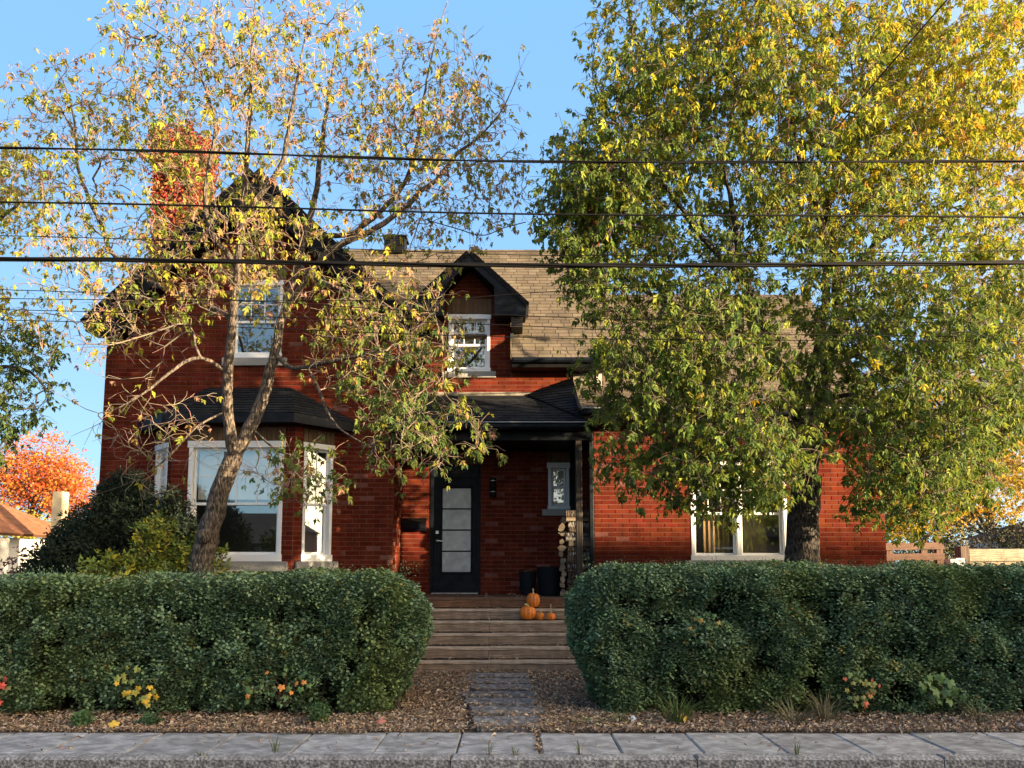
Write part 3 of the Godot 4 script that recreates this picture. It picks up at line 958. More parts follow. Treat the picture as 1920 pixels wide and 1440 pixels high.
func setting() -> void:
	var g := MB.new()
	g.bx(Vector3(-260, -0.4, -260), Vector3(260, -0.2, 260), Color(0.1, 0.1, 0.05))
	struct("ground", g, M.soil, "wide flat ground reaching to the horizon beyond the houses")
	var road := MB.new()
	road.bx(Vector3(-120, -0.2, -6.42), Vector3(120, -0.13, 3.2), Color(0.055, 0.055, 0.058))
	struct("road", road, M.asphalt, "dark asphalt street along the kerb at the bottom edge")
	var far := MB.new()
	far.bx(Vector3(-120, -0.2, 3.2), Vector3(120, 0.0, 4.9), Color(0.33, 0.33, 0.33))
	struct("pavement", far, M.concrete, "pale concrete pavement on the far side of the street")
	# the yard: bare soil that rises a little towards the house
	var yard := MB.new()
	var f := FastNoiseLite.new()
	f.seed = 4
	f.frequency = 0.35
	var xs := []
	for i in 61:
		xs.append(-18.0 + i * 0.6)
	var zs := []
	for i in 41:
		zs.append(-7.32 - pow(i / 40.0, 1.5) * 33.0)
	for i in 60:
		for j in 40:
			var q := []
			for e in [[i, j], [i + 1, j], [i + 1, j + 1], [i, j + 1]]:
				var x: float = xs[e[0]]
				var z: float = zs[e[1]]
				q.append(Vector3(x, (0.012 * f.get_noise_2d(x, z) + clampf((-z - 7.4) * 0.006, 0, 0.03)) - (0.01 if e[1] == 0 else 0.0) - 0.035 * smoothstep(1.1, 0.6, absf(x)), z))
			var c := Color(0.09, 0.062, 0.04) if q[0].z > -12.5 else Color(0.07, 0.09, 0.03)
			var nn := Vector3.UP
			yard.quad(q[0], q[1], q[2], q[3], nn, c)
	for i in 60:
		yard.quad(Vector3(xs[i], -0.2, -7.32), Vector3(xs[i + 1], -0.2, -7.32), Vector3(xs[i + 1], 0.0, -7.32), Vector3(xs[i], 0.0, -7.32), Vector3.BACK, Color(0.09, 0.062, 0.04))
	struct("yard", yard, M.soil, "bare brown soil of the front yard around the hedges")
	# pavement of slabs with open joints, and the kerb
	var walk := thing("sidewalk", "grey worn concrete sidewalk of long slabs before the hedges", "sidewalk", Vector3(0, -0.2, -6.9))
	walk.set_meta("kind", "structure")
	var bed := MB.new()
	bed.bx(Vector3(-18, -0.2, -7.36), Vector3(18, -0.045, -6.58), Color(0.07, 0.06, 0.05))
	put("bed", bed.mesh(), M.soil, walk)
	var x := -17.72
	var k := 0
	while x < 17.5:
		var w := 0.69
		var slab := MB.new()
		var tone := rr(0.86, 1.06)
		var gap := 0.011 if k % 2 else 0.004
		if absf(x - 0.22) < 0.1:
			gap = 0.035
		var a := x + gap
		var b := x + w
		# thin upright edges and a top laid a few millimetres out of level
		slab.bevel(Transform3D(Basis(Vector3.RIGHT, Vector3.FORWARD, Vector3.UP).rotated(Vector3.FORWARD, rr(-0.003, 0.003)), Vector3((a + b) * 0.5, -0.05 + rr(-0.004, 0.002), -6.97)), Vector3(b - a, 0.77, 0.1), 0.012, Color(0.4 * tone, 0.42 * tone, 0.45 * tone))
		put("slab", slab.mesh(), M.concrete, walk)
		x += w
		k += 1
	var kerb := thing("kerb", "chipped rough concrete kerb between the sidewalk and the street", "kerb", Vector3(0, -0.2, -6.5))
	kerb.set_meta("kind", "structure")
	x = -16.5
	while x < 16.0:
		var st := MB.new()
		var tone := rr(0.85, 1.1)
		st.bevel(Transform3D(Basis(Vector3.RIGHT, Vector3.FORWARD, Vector3.UP), Vector3(x + 1.0, -0.1, -6.5)), Vector3(1.992, 0.156, 0.2), 0.018, Color(0.42 * tone, 0.43 * tone, 0.45 * tone))
		put("kerb_stone", st.mesh(), M.rough_concrete, kerb)
		x += 2.0

func simple_house(called: String, label: String, at: Vector3, size: Vector3, ridge: float, wall_c: Color, roof_c: Color, along_x: bool, wins: Array, face_z: float) -> Node3D:
	# a plain gabled house: size is width, wall height, depth; wins are (x, y, w, h) on the wall that looks along face_z
	var h := thing(called, label, "house", at)
	var w := MB.new()
	var x0 := at.x - size.x * 0.5
	var x1 := at.x + size.x * 0.5
	var z0 := at.z - size.z * 0.5
	var z1 := at.z + size.z * 0.5
	if along_x:
		var p := PackedVector2Array([Vector2(z0, 0), Vector2(z1, 0), Vector2(z1, size.y), Vector2(at.z, size.y + ridge), Vector2(z0, size.y)])
		w.prism(p, Transform3D(Basis(Vector3.BACK, Vector3.UP, Vector3.LEFT), Vector3(0, 0, 0)), -x1, -x0, wall_c)
	else:
		var p := PackedVector2Array([Vector2(x0, 0), Vector2(x1, 0), Vector2(x1, size.y), Vector2(at.x, size.y + ridge), Vector2(x0, size.y)])
		w.prism(p, Transform3D.IDENTITY, z0, z1, wall_c)
	put("wall", w.mesh(), M.stone, h)
	var run := (size.z if along_x else size.x) * 0.5
	var sl := Vector2(run, ridge).length()
	var over := 0.4
	for s in [-1.0, 1.0]:
		var r := MB.new()
		if along_x:
			var up := Vector3(0, ridge, -s * run).normalized()
			var o := Vector3(at.x, size.y + ridge, at.z) - up * (sl + over) * 0.5 + Vector3(0, 0.08, 0)
			r.box(Transform3D(Basis(Vector3.RIGHT, up, Vector3.RIGHT.cross(up)), o), Vector3(size.x + 0.8, sl + over, 0.14), roof_c)
		else:
			var up := Vector3(-s * run, ridge, 0).normalized()
			var o := Vector3(at.x, size.y + ridge, at.z) - up * (sl + over) * 0.5 + Vector3(0, 0.08, 0)
			r.box(Transform3D(Basis(Vector3.BACK, up, Vector3.BACK.cross(up)), o), Vector3(size.z + 0.8, sl + over, 0.14), roof_c)
		put("roof", r.mesh(), M.shingle, h)
	for q in wins:
		var f := MB.new()
		var zf := z1 if face_z > 0 else z0
		f.bx(Vector3(q[0] - 0.08, q[1] - 0.08, zf - 0.04), Vector3(q[0] + q[2] + 0.08, q[1] + q[3] + 0.08, zf + 0.04), Color(0.75, 0.75, 0.74))
		var win := put("window", f.mesh(), M.paint, h)
		var g := MB.new()
		g.bx(Vector3(q[0], q[1], zf - 0.05), Vector3(q[0] + q[2], q[1] + q[3], zf + 0.05), Color(0.03, 0.035, 0.04))
		put("pane", g.mesh(), M.plastic, win)
	return h

func house_across() -> void:
	var grey := Color(0.3, 0.29, 0.28)
	simple_house("house", "grey gabled house across the street, mirrored in the bay window", Vector3(-12.5, 0, 13), Vector3(9, 2.4, 8), 1.45, grey, Color(0.12, 0.1, 0.09), true, [[-15.6, 1.1, 1.2, 1.3], [-12.8, 1.1, 0.9, 1.3], [-11, 0.2, 0.95, 2.1], [-9.8, 1.1, 1.1, 1.3]], -1)
	simple_house("house", "brick house across the street, mirrored left in the bay window", Vector3(-22.5, 0, 13), Vector3(8, 3.0, 8), 1.5, Color(0.3, 0.1, 0.06), Color(0.1, 0.09, 0.085), false, [[-25, 1.2, 1.2, 1.4], [-22, 1.2, 1.2, 1.4]], -1)
	simple_house("house", "low brown house across the street from the front steps", Vector3(7, 0, 14), Vector3(15, 2.8, 8), 1.9, Color(0.26, 0.17, 0.1), Color(0.1, 0.07, 0.055), true, [[2, 1, 1.5, 1.2], [9, 1, 1.5, 1.2]], -1)
	simple_house("house", "long two-storey tan house across the street to the right", Vector3(22.5, 0, 13.5), Vector3(16, 4.6, 9), 2.4, Color(0.4, 0.34, 0.27), Color(0.11, 0.1, 0.1), true, [[17, 1, 1.3, 1.3], [24, 1, 1.3, 1.3], [17, 3.2, 1.3, 1.2], [24, 3.2, 1.3, 1.2]], -1)
	simple_house("house", "unseen brown row house added across the street for shade, nearest of the distant four", Vector3(40.5, 0, 13.5), Vector3(15, 5.6, 9), 2.7, Color(0.28, 0.2, 0.15), Color(0.1, 0.1, 0.1), true, [[35, 1, 1.3, 1.3], [41, 1, 1.3, 1.3]], -1)  # this and the next three: unseen, added with ridge heights set to shade the yard
	simple_house("house", "unseen white row house added across the street for shade, second of the distant four", Vector3(55.2, 0, 13.5), Vector3(13.4, 4.9, 9), 2.15, Color(0.5, 0.5, 0.48), Color(0.1, 0.1, 0.1), true, [[52, 1, 1.3, 1.3], [58, 1, 1.3, 1.3]], -1)
	simple_house("house", "unseen tall grey row house added across the street for shade, third of the distant four", Vector3(73, 0, 13.5), Vector3(20.5, 5.6, 9), 2.4, Color(0.4, 0.4, 0.4), Color(0.1, 0.1, 0.1), true, [[70, 1, 1.3, 1.3], [78, 1, 1.3, 1.3]], -1)
	simple_house("house", "unseen tall red row house added across the street for shade, farthest of the distant four", Vector3(95, 0, 13.5), Vector3(19, 6.1, 9), 2.75, Color(0.3, 0.1, 0.07), Color(0.1, 0.1, 0.1), true, [[90, 1, 1.3, 1.3], [98, 1, 1.3, 1.3]], -1)

func trim_box(mb: MB, lo: Vector3, hi: Vector3, col: Color) -> void:
	mb.bx(lo, hi, col)

func brick_house() -> void:
	var H := thing("brick_house", "red brick house with a tall gabled wing, dormer and black trim", "house", Vector3(-0.4, 0, -15.5))
	var X := Vector3.RIGHT
	var dark := Color(0.008, 0.014, 0.02)
	var black := Color(0.008, 0.009, 0.011)
	var tan := Color(0.205, 0.17, 0.128)
	var soot := Color(0.028, 0.031, 0.037)
	# --- walls
	# left wing: face at z = -13.05; local x runs from -7.05
	var o := Vector3(-7.05, 0, -13.05)
	var gable := PackedVector2Array([Vector2(0, 0), Vector2(5.03, 0), Vector2(5.03, 5.72), Vector2(2.6, 8.02), Vector2(0.1, 5.72), Vector2(0, 5.6)])
	var win2 := Rect2(2.14, 5.1, 0.9, 1.36)
	brick_wall(H, "wall", o, X, gable, [Rect2(1.2, 0.7, 2.72, 3.0), win2, Rect2(2.34, 7.28, 0.54, 0.5)], [Rect2(2.08, 6.5, 1.02, 0.31)], Rect2(4.12, 1.15, 0.9, 2.3), 0.14)
	brick_wall(H, "wall", Vector3(-2.02, 0, -13.06), Vector3.FORWARD, rect(0, 0, 0.94, 5.6), [], [], Rect2(), 0.3, 0.22)
	brick_wall(H, "wall", Vector3(-7.05, 0, -18.6), Vector3.BACK, rect(0, 0, 5.54, 5.6), [], [])
	# bay: front and two canted faces
	var bw := Rect2(0.27, 1.59, 1.55, 1.92)
	brick_wall(H, "wall", Vector3(-5.53, 0, -12.4), X, rect(0, 0, 2.0, 3.86), [bw], [Rect2(0.24, 3.55, 1.6, 0.22)])
	var cant := Vector3(0.62, 0, -0.65).normalized()
	var cl := Vector2(0.62, 0.65).length()
	var cw := Rect2(0.16, 1.59, 0.56, 1.92)
	brick_wall(H, "wall", Vector3(-3.53, 0, -12.4), cant, rect(0, 0, cl, 3.86), [cw], [Rect2(0.14, 3.55, 0.6, 0.22)])
	var cant2 := Vector3(0.62, 0, 0.65).normalized()
	brick_wall(H, "wall", Vector3(-6.15, 0, -13.05), cant2, rect(0, 0, cl, 3.86), [cw], [Rect2(0.14, 3.55, 0.6, 0.22)])
	# main wall with the wall dormer: face at z = -14, local x from -2.02
	var mainp := PackedVector2Array([Vector2(0, 0), Vector2(3.67, 0), Vector2(3.67, 5.3), Vector2(1.99, 5.3), Vector2(1.99, 6.2), Vector2(1.235, 7.06), Vector2(0.48, 6.2), Vector2(0.48, 5.3), Vector2(0, 5.3)])
	var door := Rect2(0.53, 1.0, 0.92, 2.36)
	var sw := Rect2(2.68, 2.54, 0.39, 0.82)
	var dw := Rect2(0.83, 5.1, 0.78, 1.06)
	brick_wall(H, "wall", Vector3(-2.02, 0, -14.0), X, mainp, [door, sw, dw], [Rect2(0.5, 3.37, 0.97, 0.22), Rect2(2.66, 3.4, 0.43, 0.2), Rect2(0.8, 6.2, 0.84, 0.3)], Rect2(1.55, 1.1, 1.08, 2.2))
	brick_wall(H, "wall", Vector3(1.65, 0, -14.01), Vector3.FORWARD, PackedVector2Array([Vector2(0, 0), Vector2(4.5, 0), Vector2(4.5, 5.3), Vector2(2.1, 8.1), Vector2(0, 5.3)]), [], [])
	# right wing: face at z = -12.9, local x from 1.38
	var rw := Rect2(1.62, 1.61, 1.62, 1.66)
	brick_wall(H, "wall", Vector3(1.38, 0, -12.9), X, rect(0, 0, 4.88, 4.0), [rw], [Rect2(1.58, 3.32, 1.7, 0.24)], Rect2(0.02, 1.6, 0.6, 1.9))
	brick_wall(H, "wall", Vector3(1.38, 0, -13.99), Vector3.BACK, rect(0, 0, 1.08, 4.0), [], [], Rect2(), 0.0, 0.2)
	brick_wall(H, "wall", Vector3(6.26, 0, -12.91), Vector3.FORWARD, PackedVector2Array([Vector2(0, 0), Vector2(7.4, 0), Vector2(7.4, 4.0), Vector2(3.85, 7.4), Vector2(1.1, 4.7), Vector2(0, 4.0)]), [], [])
	# back wall, inner walls and floors close the rooms
	var room := MB.new()
	room.bx(Vector3(-7.05, 0, -18.9), Vector3(6.26, 5.6, -18.65), Color(0.25, 0.06, 0.04))
	put("back_wall", room.mesh(), M.brick, H)
	for q in [[Vector3(-7.0, 0.45, -16.3), Vector3(6.2, 5.3, -16.2), Color(0.2, 0.18, 0.15)], [Vector3(-2.3, 0.45, -16.2), Vector3(-2.24, 5.3, -13.3), Color(0.13, 0.115, 0.1)], [Vector3(1.7, 0.45, -16.2), Vector3(1.76, 4.0, -13.2), Color(0.42, 0.36, 0.28)]]:
		var iw := MB.new()
		iw.bx(q[0], q[1], q[2])
		put("inner_wall", iw.mesh(), M.room, H)
	for q in [[0.42, 0.5, Color(0.16, 0.1, 0.06)], [3.9, 3.96, Color(0.5, 0.49, 0.46)]]:
		var fl := MB.new()
		fl.bx(Vector3(-6.8, q[0], -18.6), Vector3(-2.26, q[1], -13.32), q[2])
		fl.bx(Vector3(-2.2, q[0], -18.6), Vector3(6.0, q[1], -14.28), q[2])
		fl.bx(Vector3(1.64, q[0], -14.27), Vector3(6.0, q[1], -13.18), q[2])
		fl.bx(Vector3(-5.8, q[0], -13.31), Vector3(-3.2, q[1] - 0.004, -12.68), q[2])
		put("floor", fl.mesh(), M.room, H)
	# --- windows
	window(H, o + Vector3(2.14, 5.1, 0), X, 0.9, 1.36, {"grid": Vector2i(3, 2), "sill": 0.14, "rail": 0.47})
	window(H, Vector3(-5.53 + 0.27, 1.59, -12.4), X, 1.55, 1.92, {"grid": Vector2i(4, 2), "sill": 0.16, "blind": 0.48, "rail": 0.47, "sub": 0.11, "frame": 0.075})
	window(H, Vector3(-3.53, 1.59, -12.4) + cant * 0.16, cant, 0.56, 1.92, {"grid": Vector2i(2, 2), "sill": 0.16, "rail": 0.47, "sub": 0.11})
	window(H, Vector3(-6.15, 1.59, -13.05) + cant2 * 0.16, cant2, 0.56, 1.92, {"grid": Vector2i(2, 2), "sill": 0.16, "rail": 0.47, "sub": 0.11})
	window(H, Vector3(-1.19, 5.1, -14.0), X, 0.78, 1.06, {"grid": Vector2i(3, 2), "sill": 0.12, "rail": 0.48, "sub": 0.07})
	window(H, Vector3(0.66, 2.54, -14.0), X, 0.39, 0.82, {"grid": Vector2i(2, 1), "sill": 0.12, "frame": 0.065, "color": Color(0.5, 0.53, 0.56), "blind": 0.98, "rail": 0.5, "sub": 0.06})
	var rwin := window(H, Vector3(3.0, 1.61, -12.9), X, 1.62, 1.66, {"grid": Vector2i(3, 2), "sill": 0.26, "mullion": true, "rail": 0.46, "sub": 0.08, "frame": 0.06})
	for q in [[3.32, 3.75], [3.95, 4.4]]:
		var cur := MB.new()
		for i in 26:
			var xa := lerpf(q[0], q[1], i / 26.0)
			var xb := lerpf(q[0], q[1], (i + 1) / 26.0)
			var za := -13.34 + 0.03 * sin(i * 1.3)
			var zb := -13.34 + 0.03 * sin((i + 1) * 1.3)
			cur.quad(Vector3(xa, 1.75, za), Vector3(xb, 1.75, zb), Vector3(xb, 3.25, zb), Vector3(xa, 3.25, za), Vector3(0.4 * cos(i * 1.3), 0, 1).normalized(), Color(0.4, 0.27, 0.12))
		put("curtain", cur.mesh(), M.cloth, rwin)
	# --- door with four frosted lights
	var fd := MB.new()
	fd.bx(Vector3(-1.488, 1.0, -14.1), Vector3(-1.43, 3.36, -13.985), dark)
	fd.bx(Vector3(-0.63, 1.0, -14.1), Vector3(-0.572, 3.36, -13.985), dark)
	fd.bx(Vector3(-1.43, 3.13, -14.09), Vector3(-0.63, 3.358, -13.99), Color(0.03, 0.043, 0.052))
	var frame := put("door_frame", fd.mesh(), M.trim, H)
	var th := MB.new()
	th.bevel(Transform3D(Basis.IDENTITY, Vector3(-1.03, 1.022, -14.0)), Vector3(0.84, 0.03, 0.12), 0.006, Color(0.8, 0.8, 0.8))
	put("threshold", th.mesh(), M.metal, frame)
	var num := TextMesh.new()
	var sf := SystemFont.new()
	sf.font_names = PackedStringArray(["Droid Sans"])
	num.font = sf
	num.text = "1401"
	num.font_size = 16
	num.pixel_size = 0.0068
	num.depth = 0.01
	var nm := put("house_number", num, mat("bronze", Color(0.3, 0.17, 0.12), 0.6, [], Vector3.ONE, 0.0, false), frame)
	nm.position += Vector3(-1.0, 3.225, -13.985)
	var dp := put("door", MB.new().mesh(), M.trim, H)
	var ds := MB.new()
	var dz := -14.035
	for q in [[-1.427, 1.045, -1.3, 3.125], [-0.72, 1.045, -0.633, 3.125], [-1.3, 1.045, -0.72, 1.36], [-1.3, 2.965, -0.72, 3.125]]:
		ds.bx(Vector3(q[0], q[1], dz - 0.02), Vector3(q[2], q[3], dz + 0.02), dark)
	for q in [[-1.3, 1.36, -1.268, 2.965], [-0.752, 1.36, -0.72, 2.965], [-1.268, 1.36, -0.752, 1.392], [-1.268, 2.933, -0.752, 2.965]]:
		ds.bevel(Transform3D(Basis.IDENTITY, Vector3((q[0] + q[2]) * 0.5, (q[1] + q[3]) * 0.5, dz + 0.01)), Vector3(q[2] - q[0], q[3] - q[1], 0.05), 0.008, dark)
	for i in range(1, 4):
		ds.bx(Vector3(-1.268, 1.392 + i * 0.385 - 0.012, dz - 0.01), Vector3(-0.752, 1.392 + i * 0.385 + 0.012, dz + 0.026), black)
	dp.mesh = ds.mesh()
	for i in 4:
		var g := MB.new()
		g.bx(Vector3(-1.268, 1.392 + i * 0.385 + 0.012, dz - 0.006), Vector3(-0.752, 1.392 + (i + 1) * 0.385 - 0.012, dz + 0.012), Color(0.37, 0.41, 0.43))
		put("frosted_pane", g.mesh(), M.frosted_glass, dp)
	var hd := MB.new()
	hd.bevel(Transform3D(Basis.IDENTITY, Vector3(-1.362, 2.12, dz + 0.032)), Vector3(0.062, 0.062, 0.024), 0.006, Color.WHITE)
	hd.lathe([Vector2(0.03, 0), Vector2(0.03, 0.02), Vector2(0.012, 0.024), Vector2(0.012, 0.055)], 14, Transform3D(Basis(Vector3.RIGHT, PI / 2), Vector3(-1.362, 1.97, dz + 0.02)), Color.WHITE)
	hd.bevel(Transform3D(Basis.IDENTITY.rotated(Vector3.BACK, -0.12), Vector3(-1.31, 1.965, dz + 0.075)), Vector3(0.13, 0.022, 0.018), 0.004, Color.WHITE)
	put("handle", hd.mesh(), M.metal, dp)
	# --- roofs
	var s45 := Vector3(0, 1.23, -1.0).normalized()
	# main roof, cut out round the dormer wall
	var mo := Vector3(-4.4, 5.26, -13.6)
	var ml := Vector2(2.5, 2.5 * 1.23).length()
	roof_plane(H, "roof", mo, X, s45, PackedVector2Array([Vector2(0.6, 0), Vector2(2.85, 0), Vector2(2.85, 0.66), Vector2(4.37, 0.66), Vector2(4.37, 0), Vector2(6.35, 0), Vector2(6.35, ml), Vector2(0, ml), Vector2(0, 0.6)]), tan, 0.22, Rect2(4.5, 0.3, 1.9, 3.4))
	roof_plane(H, "roof", Vector3(1.95, 5.26, -18.6), Vector3.LEFT, Vector3(0, 1.23, 1.0).normalized(), rect(0, 0, 6.35, ml), tan, 0.2)
	# left wing
	var lo_up := Vector3(2.77, 2.7, 0).normalized()
	var ll := Vector2(2.77, 2.7).length()
	roof_plane(H, "roof", Vector3(-7.22, 5.56, -12.62), Vector3.FORWARD, lo_up, PackedVector2Array([Vector2(0, 0), Vector2(0, ll), Vector2(6.2, ll), Vector2(6.2, 0)]), soot, 0.2)
	var ru_up := Vector3(-2.77, 2.7, 0).normalized()
	roof_plane(H, "roof", Vector3(-1.68, 5.56, -16.2), Vector3.BACK, ru_up, PackedVector2Array([Vector2(0, 0), Vector2(3.58, 0), Vector2(3.58, ll), Vector2(0, ll)]), soot, 0.2)
	# dormer
	var du := Vector3(1.05, 0.98, 0).normalized()
	var dl := Vector2(1.05, 0.98).length()
	roof_plane(H, "roof", Vector3(-1.835, 6.23, -13.56), Vector3.FORWARD, du, rect(0, 0, 1.9, dl), soot, 0.2, Rect2(), 0.07)
	roof_plane(H, "roof", Vector3(0.265, 6.23, -15.46), Vector3.BACK, Vector3(-1.05, 0.98, 0).normalized(), rect(0, 0, 1.9, dl), soot, 0.2, Rect2(), 0.07)
	# right wing: a shallow front slope, then a steep one behind it
	var sh_up := Vector3(0, 0.456, -1.0).normalized()
	roof_plane(H, "roof", Vector3(1.14, 4.08, -12.42), X, sh_up, rect(0, 0, 5.5, 1.75), tan, 0.22)
	var st_up := Vector3(0, 1.0, -1.0).normalized()
	roof_plane(H, "roof", Vector3(1.66, 4.8, -14.0), X, st_up, rect(0, 0, 4.98, 3.9), tan, 0.22)
	roof_plane(H, "roof", Vector3(6.64, 4.2, -20.1), Vector3.LEFT, Vector3(0, 1.0, 1.0).normalized(), rect(0, 0, 4.98, 4.75), tan, 0.2)
	# porch roof and the shingled wedge that leads up to the right wing
	var pu := Vector3(0, 0.78, -1.66).normalized()
	roof_plane(H, "roof", Vector3(-2.0, 3.86, -12.32), X, pu, rect(0, 0, 3.2, 1.85), soot, 0.3, Rect2(), 0.06)
	roof_face(H, "roof", [Vector3(1.17, 3.91, -12.36), Vector3(1.13, 4.97, -13.97), Vector3(0.28, 4.66, -13.97)], soot, 0.3, 0.02)
	# bay roof: three hipped faces
	var bt := 4.56
	var be := 3.95
	var P := [Vector3(-6.42, be, -13.03), Vector3(-5.58, be, -12.08), Vector3(-3.48, be, -12.08), Vector3(-2.64, be, -13.03), Vector3(-5.25, bt, -13.02), Vector3(-3.81, bt, -13.02)]
	for f in [[P[1], P[2], P[5], P[4]], [P[2], P[3], P[5]], [P[0], P[1], P[4]]]:
		var a: Vector3 = (f[1] - f[0]).normalized()
		var nn: Vector3 = a.cross(f[2] - f[0]).normalized()
		var u := nn.cross(a)
		var poly := PackedVector2Array()
		for q in f:
			poly.push_back(Vector2((q - f[0]).dot(a), (q - f[0]).dot(u)))
		roof_plane(H, "bay_roof", f[0], a, u, poly, soot, 0.3, Rect2(), 0.04)
	# --- trim
	var fb := MB.new()
	for q in [[P[0], P[1]], [P[1], P[2]], [P[2], P[3]]]:
		var d: Vector3 = q[1] - q[0]
		var mid: Vector3 = (q[0] + q[1]) * 0.5 + Vector3(0, -0.075, 0)
		var a := d.normalized()
		fb.box(Transform3D(Basis(a, Vector3.UP, a.cross(Vector3.UP)), mid - a.cross(Vector3.UP) * 0.012), Vector3(d.length() - 0.004, 0.15, 0.024), Color(0.022, 0.027, 0.036))
	put("bay_fascia", fb.mesh(), M.trim, H)
	var bs := MB.new()
	bs.prism(PackedVector2Array([Vector2(-6.38, 13.04), Vector2(-5.57, 12.11), Vector2(-3.49, 12.11), Vector2(-2.68, 13.04)]), Transform3D(Basis(X, Vector3.FORWARD, Vector3.UP), Vector3(0, be - 0.15, 0)), 0.0, 0.02, black)
	put("bay_soffit", bs.mesh(), M.trim, H)
	# rake boards and boxed returns of the left gable; z is the face of the board
	for s in [-1.0, 1.0]:
		var rk := MB.new()
		var cx := -4.45
		var pts := PackedVector2Array([Vector2(cx, 8.2), Vector2(cx, 7.84), Vector2(cx + s * 2.15, 5.78), Vector2(cx + s * 2.15, 5.46), Vector2(cx + s * 2.76, 5.46), Vector2(cx + s * 2.76, 5.56)])
		rk.prism(pts, Transform3D.IDENTITY, -13.05, -12.64, black)
		put("gable_trim", rk.mesh(), M.trim, H)
		var r2 := MB.new()
		var cd := -0.785
		r2.prism(PackedVector2Array([Vector2(cd, 7.2), Vector2(cd, 7.03), Vector2(cd + s * 0.46, 6.59), Vector2(cd + s * 0.46, 6.04), Vector2(cd + s * 1.035, 6.04), Vector2(cd + s * 1.05, 6.23)]), Transform3D.IDENTITY, -14.0, -13.58, dark)
		put("dormer_trim", r2.mesh(), M.trim, H)
		for i in 5:
			var so := MB.new()
			so.bx(Vector3(cd + s * 0.77 - 0.0 if s > 0 else cd - 0.98, 5.84 + 0.038 * i, -14.3 + 0.0), Vector3(cd + 0.98 if s > 0 else cd - 0.77, 5.84 + 0.038 * i + 0.034, -13.62), Color(0.035, 0.03, 0.026))
			put("soffit_board", so.mesh(), M.wood, H)
		var ck := MB.new()
		var xc: float = cd + s * 0.757
		ck.prism(PackedVector2Array([Vector2(14.0, 5.3), Vector2(14.95, 6.5), Vector2(14.0, 6.35)]), Transform3D(Basis(Vector3.FORWARD, Vector3.UP, Vector3.RIGHT), Vector3(xc, 0, 0)), -0.04, 0.0, Color(0.05, 0.055, 0.06))
		put("dormer_cheek", ck.mesh(), M.trim, H)
	var jt := MB.new()
	jt.bx(Vector3(-0.028, 5.3, -14.01), Vector3(0.03, 5.86, -13.95), Color(0.05, 0.06, 0.07))
	put("corner_trim", jt.mesh(), M.trim, H)
	var lv := MB.new()
	lv.prism(PackedVector2Array([Vector2(-4.72, 7.28), Vector2(-4.17, 7.28), Vector2(-4.17, 7.5), Vector2(-4.25, 7.68), Vector2(-4.445, 7.78), Vector2(-4.64, 7.68), Vector2(-4.72, 7.5)]), Transform3D.IDENTITY, -13.12, -13.06, black)
	var louvre := put("louvre_vent", lv.mesh(), M.trim, H)
	for i in 7:
		var sl := MB.new()
		var w2 := 0.26 if i < 4 else 0.26 - (i - 3) * 0.055
		sl.box(Transform3D(Basis(Vector3.RIGHT, -0.6), Vector3(-4.445, 7.32 + i * 0.058, -13.045)), Vector3(w2 * 2.0, 0.05, 0.012), dark)
		put("slat", sl.mesh(), M.trim, louvre)
	# eaves of the main roof: fascia, gutter and dark soffit, either side of the dormer
	for q in [[-3.7, -1.56], [0.0, 1.95]]:
		var ev := MB.new()
		ev.bx(Vector3(q[0], 5.08, -13.99), Vector3(q[1], 5.11, -13.6), black)
		ev.bx(Vector3(q[0], 5.08, -13.62), Vector3(q[1], 5.24, -13.585), black)
		put("eave", ev.mesh(), M.trim, H)
		var gt := MB.new()
		gt.bevel(Transform3D(Basis.IDENTITY, Vector3((q[0] + q[1]) * 0.5, 5.2, -13.53)), Vector3(q[1] - q[0], 0.09, 0.1), 0.03, dark)
		put("gutter", gt.mesh(), M.trim, H)
	# right wing eave and gutters, each with a pale strip painted as its lip highlight
	var re := MB.new()
	re.bx(Vector3(1.16, 3.9, -12.89), Vector3(6.62, 3.93, -12.42), black)
	re.bx(Vector3(1.16, 3.9, -12.44), Vector3(6.62, 4.06, -12.41), black)
	put("eave", re.mesh(), M.trim, H)
	for q in [[1.14, 6.62, 4.02, -12.36], [-1.98, 1.2, 3.77, -12.27]]:
		var g := MB.new()
		g.bevel(Transform3D(Basis.IDENTITY, Vector3((q[0] + q[1]) * 0.5, q[2], q[3])), Vector3(q[1] - q[0], 0.1, 0.1), 0.028, dark)
		var gut := put("gutter", g.mesh(), M.trim, H)
		var lip := MB.new()
		lip.bx(Vector3(q[0], q[2] + 0.051, q[3] + 0.015), Vector3(q[1], q[2] + 0.066, q[3] + 0.05), Color(0.3, 0.34, 0.38))
		put("gutter_highlight", lip.mesh(), M.paint, gut)
	var rk2 := MB.new()  # dark strip along the rake edge of the right wing
	rk2.prism(PackedVector2Array([Vector2(12.42, 4.1), Vector2(12.42, 3.92), Vector2(13.98, 4.5), Vector2(13.98, 4.86)]), Transform3D(Basis(Vector3.FORWARD, Vector3.UP, Vector3.RIGHT), Vector3(1.14, 0, 0)), -0.05, 0.0, black)
	put("rake_strip", rk2.mesh(), M.trim, H)
	var fl2 := MB.new()
	fl2.bx(Vector3(-1.98, 4.58, -13.995), Vector3(1.1, 4.71, -13.96), Color(0.28, 0.25, 0.2))
	put("flashing", fl2.mesh(), M.trim, H)
	var pn := MB.new()
	pn.bx(Vector3(1.14, 4.74, -13.995), Vector3(1.56, 5.05, -13.97), Color(0.3, 0.27, 0.21))
	put("siding_panel", pn.mesh(), M.trim, H)
	var cp := MB.new()
	cp.bx(Vector3(1.565, 4.7, -14.03), Vector3(1.66, 5.08, -13.95), Color(0.5, 0.49, 0.45))
	put("corner_board", cp.mesh(), M.paint, H)
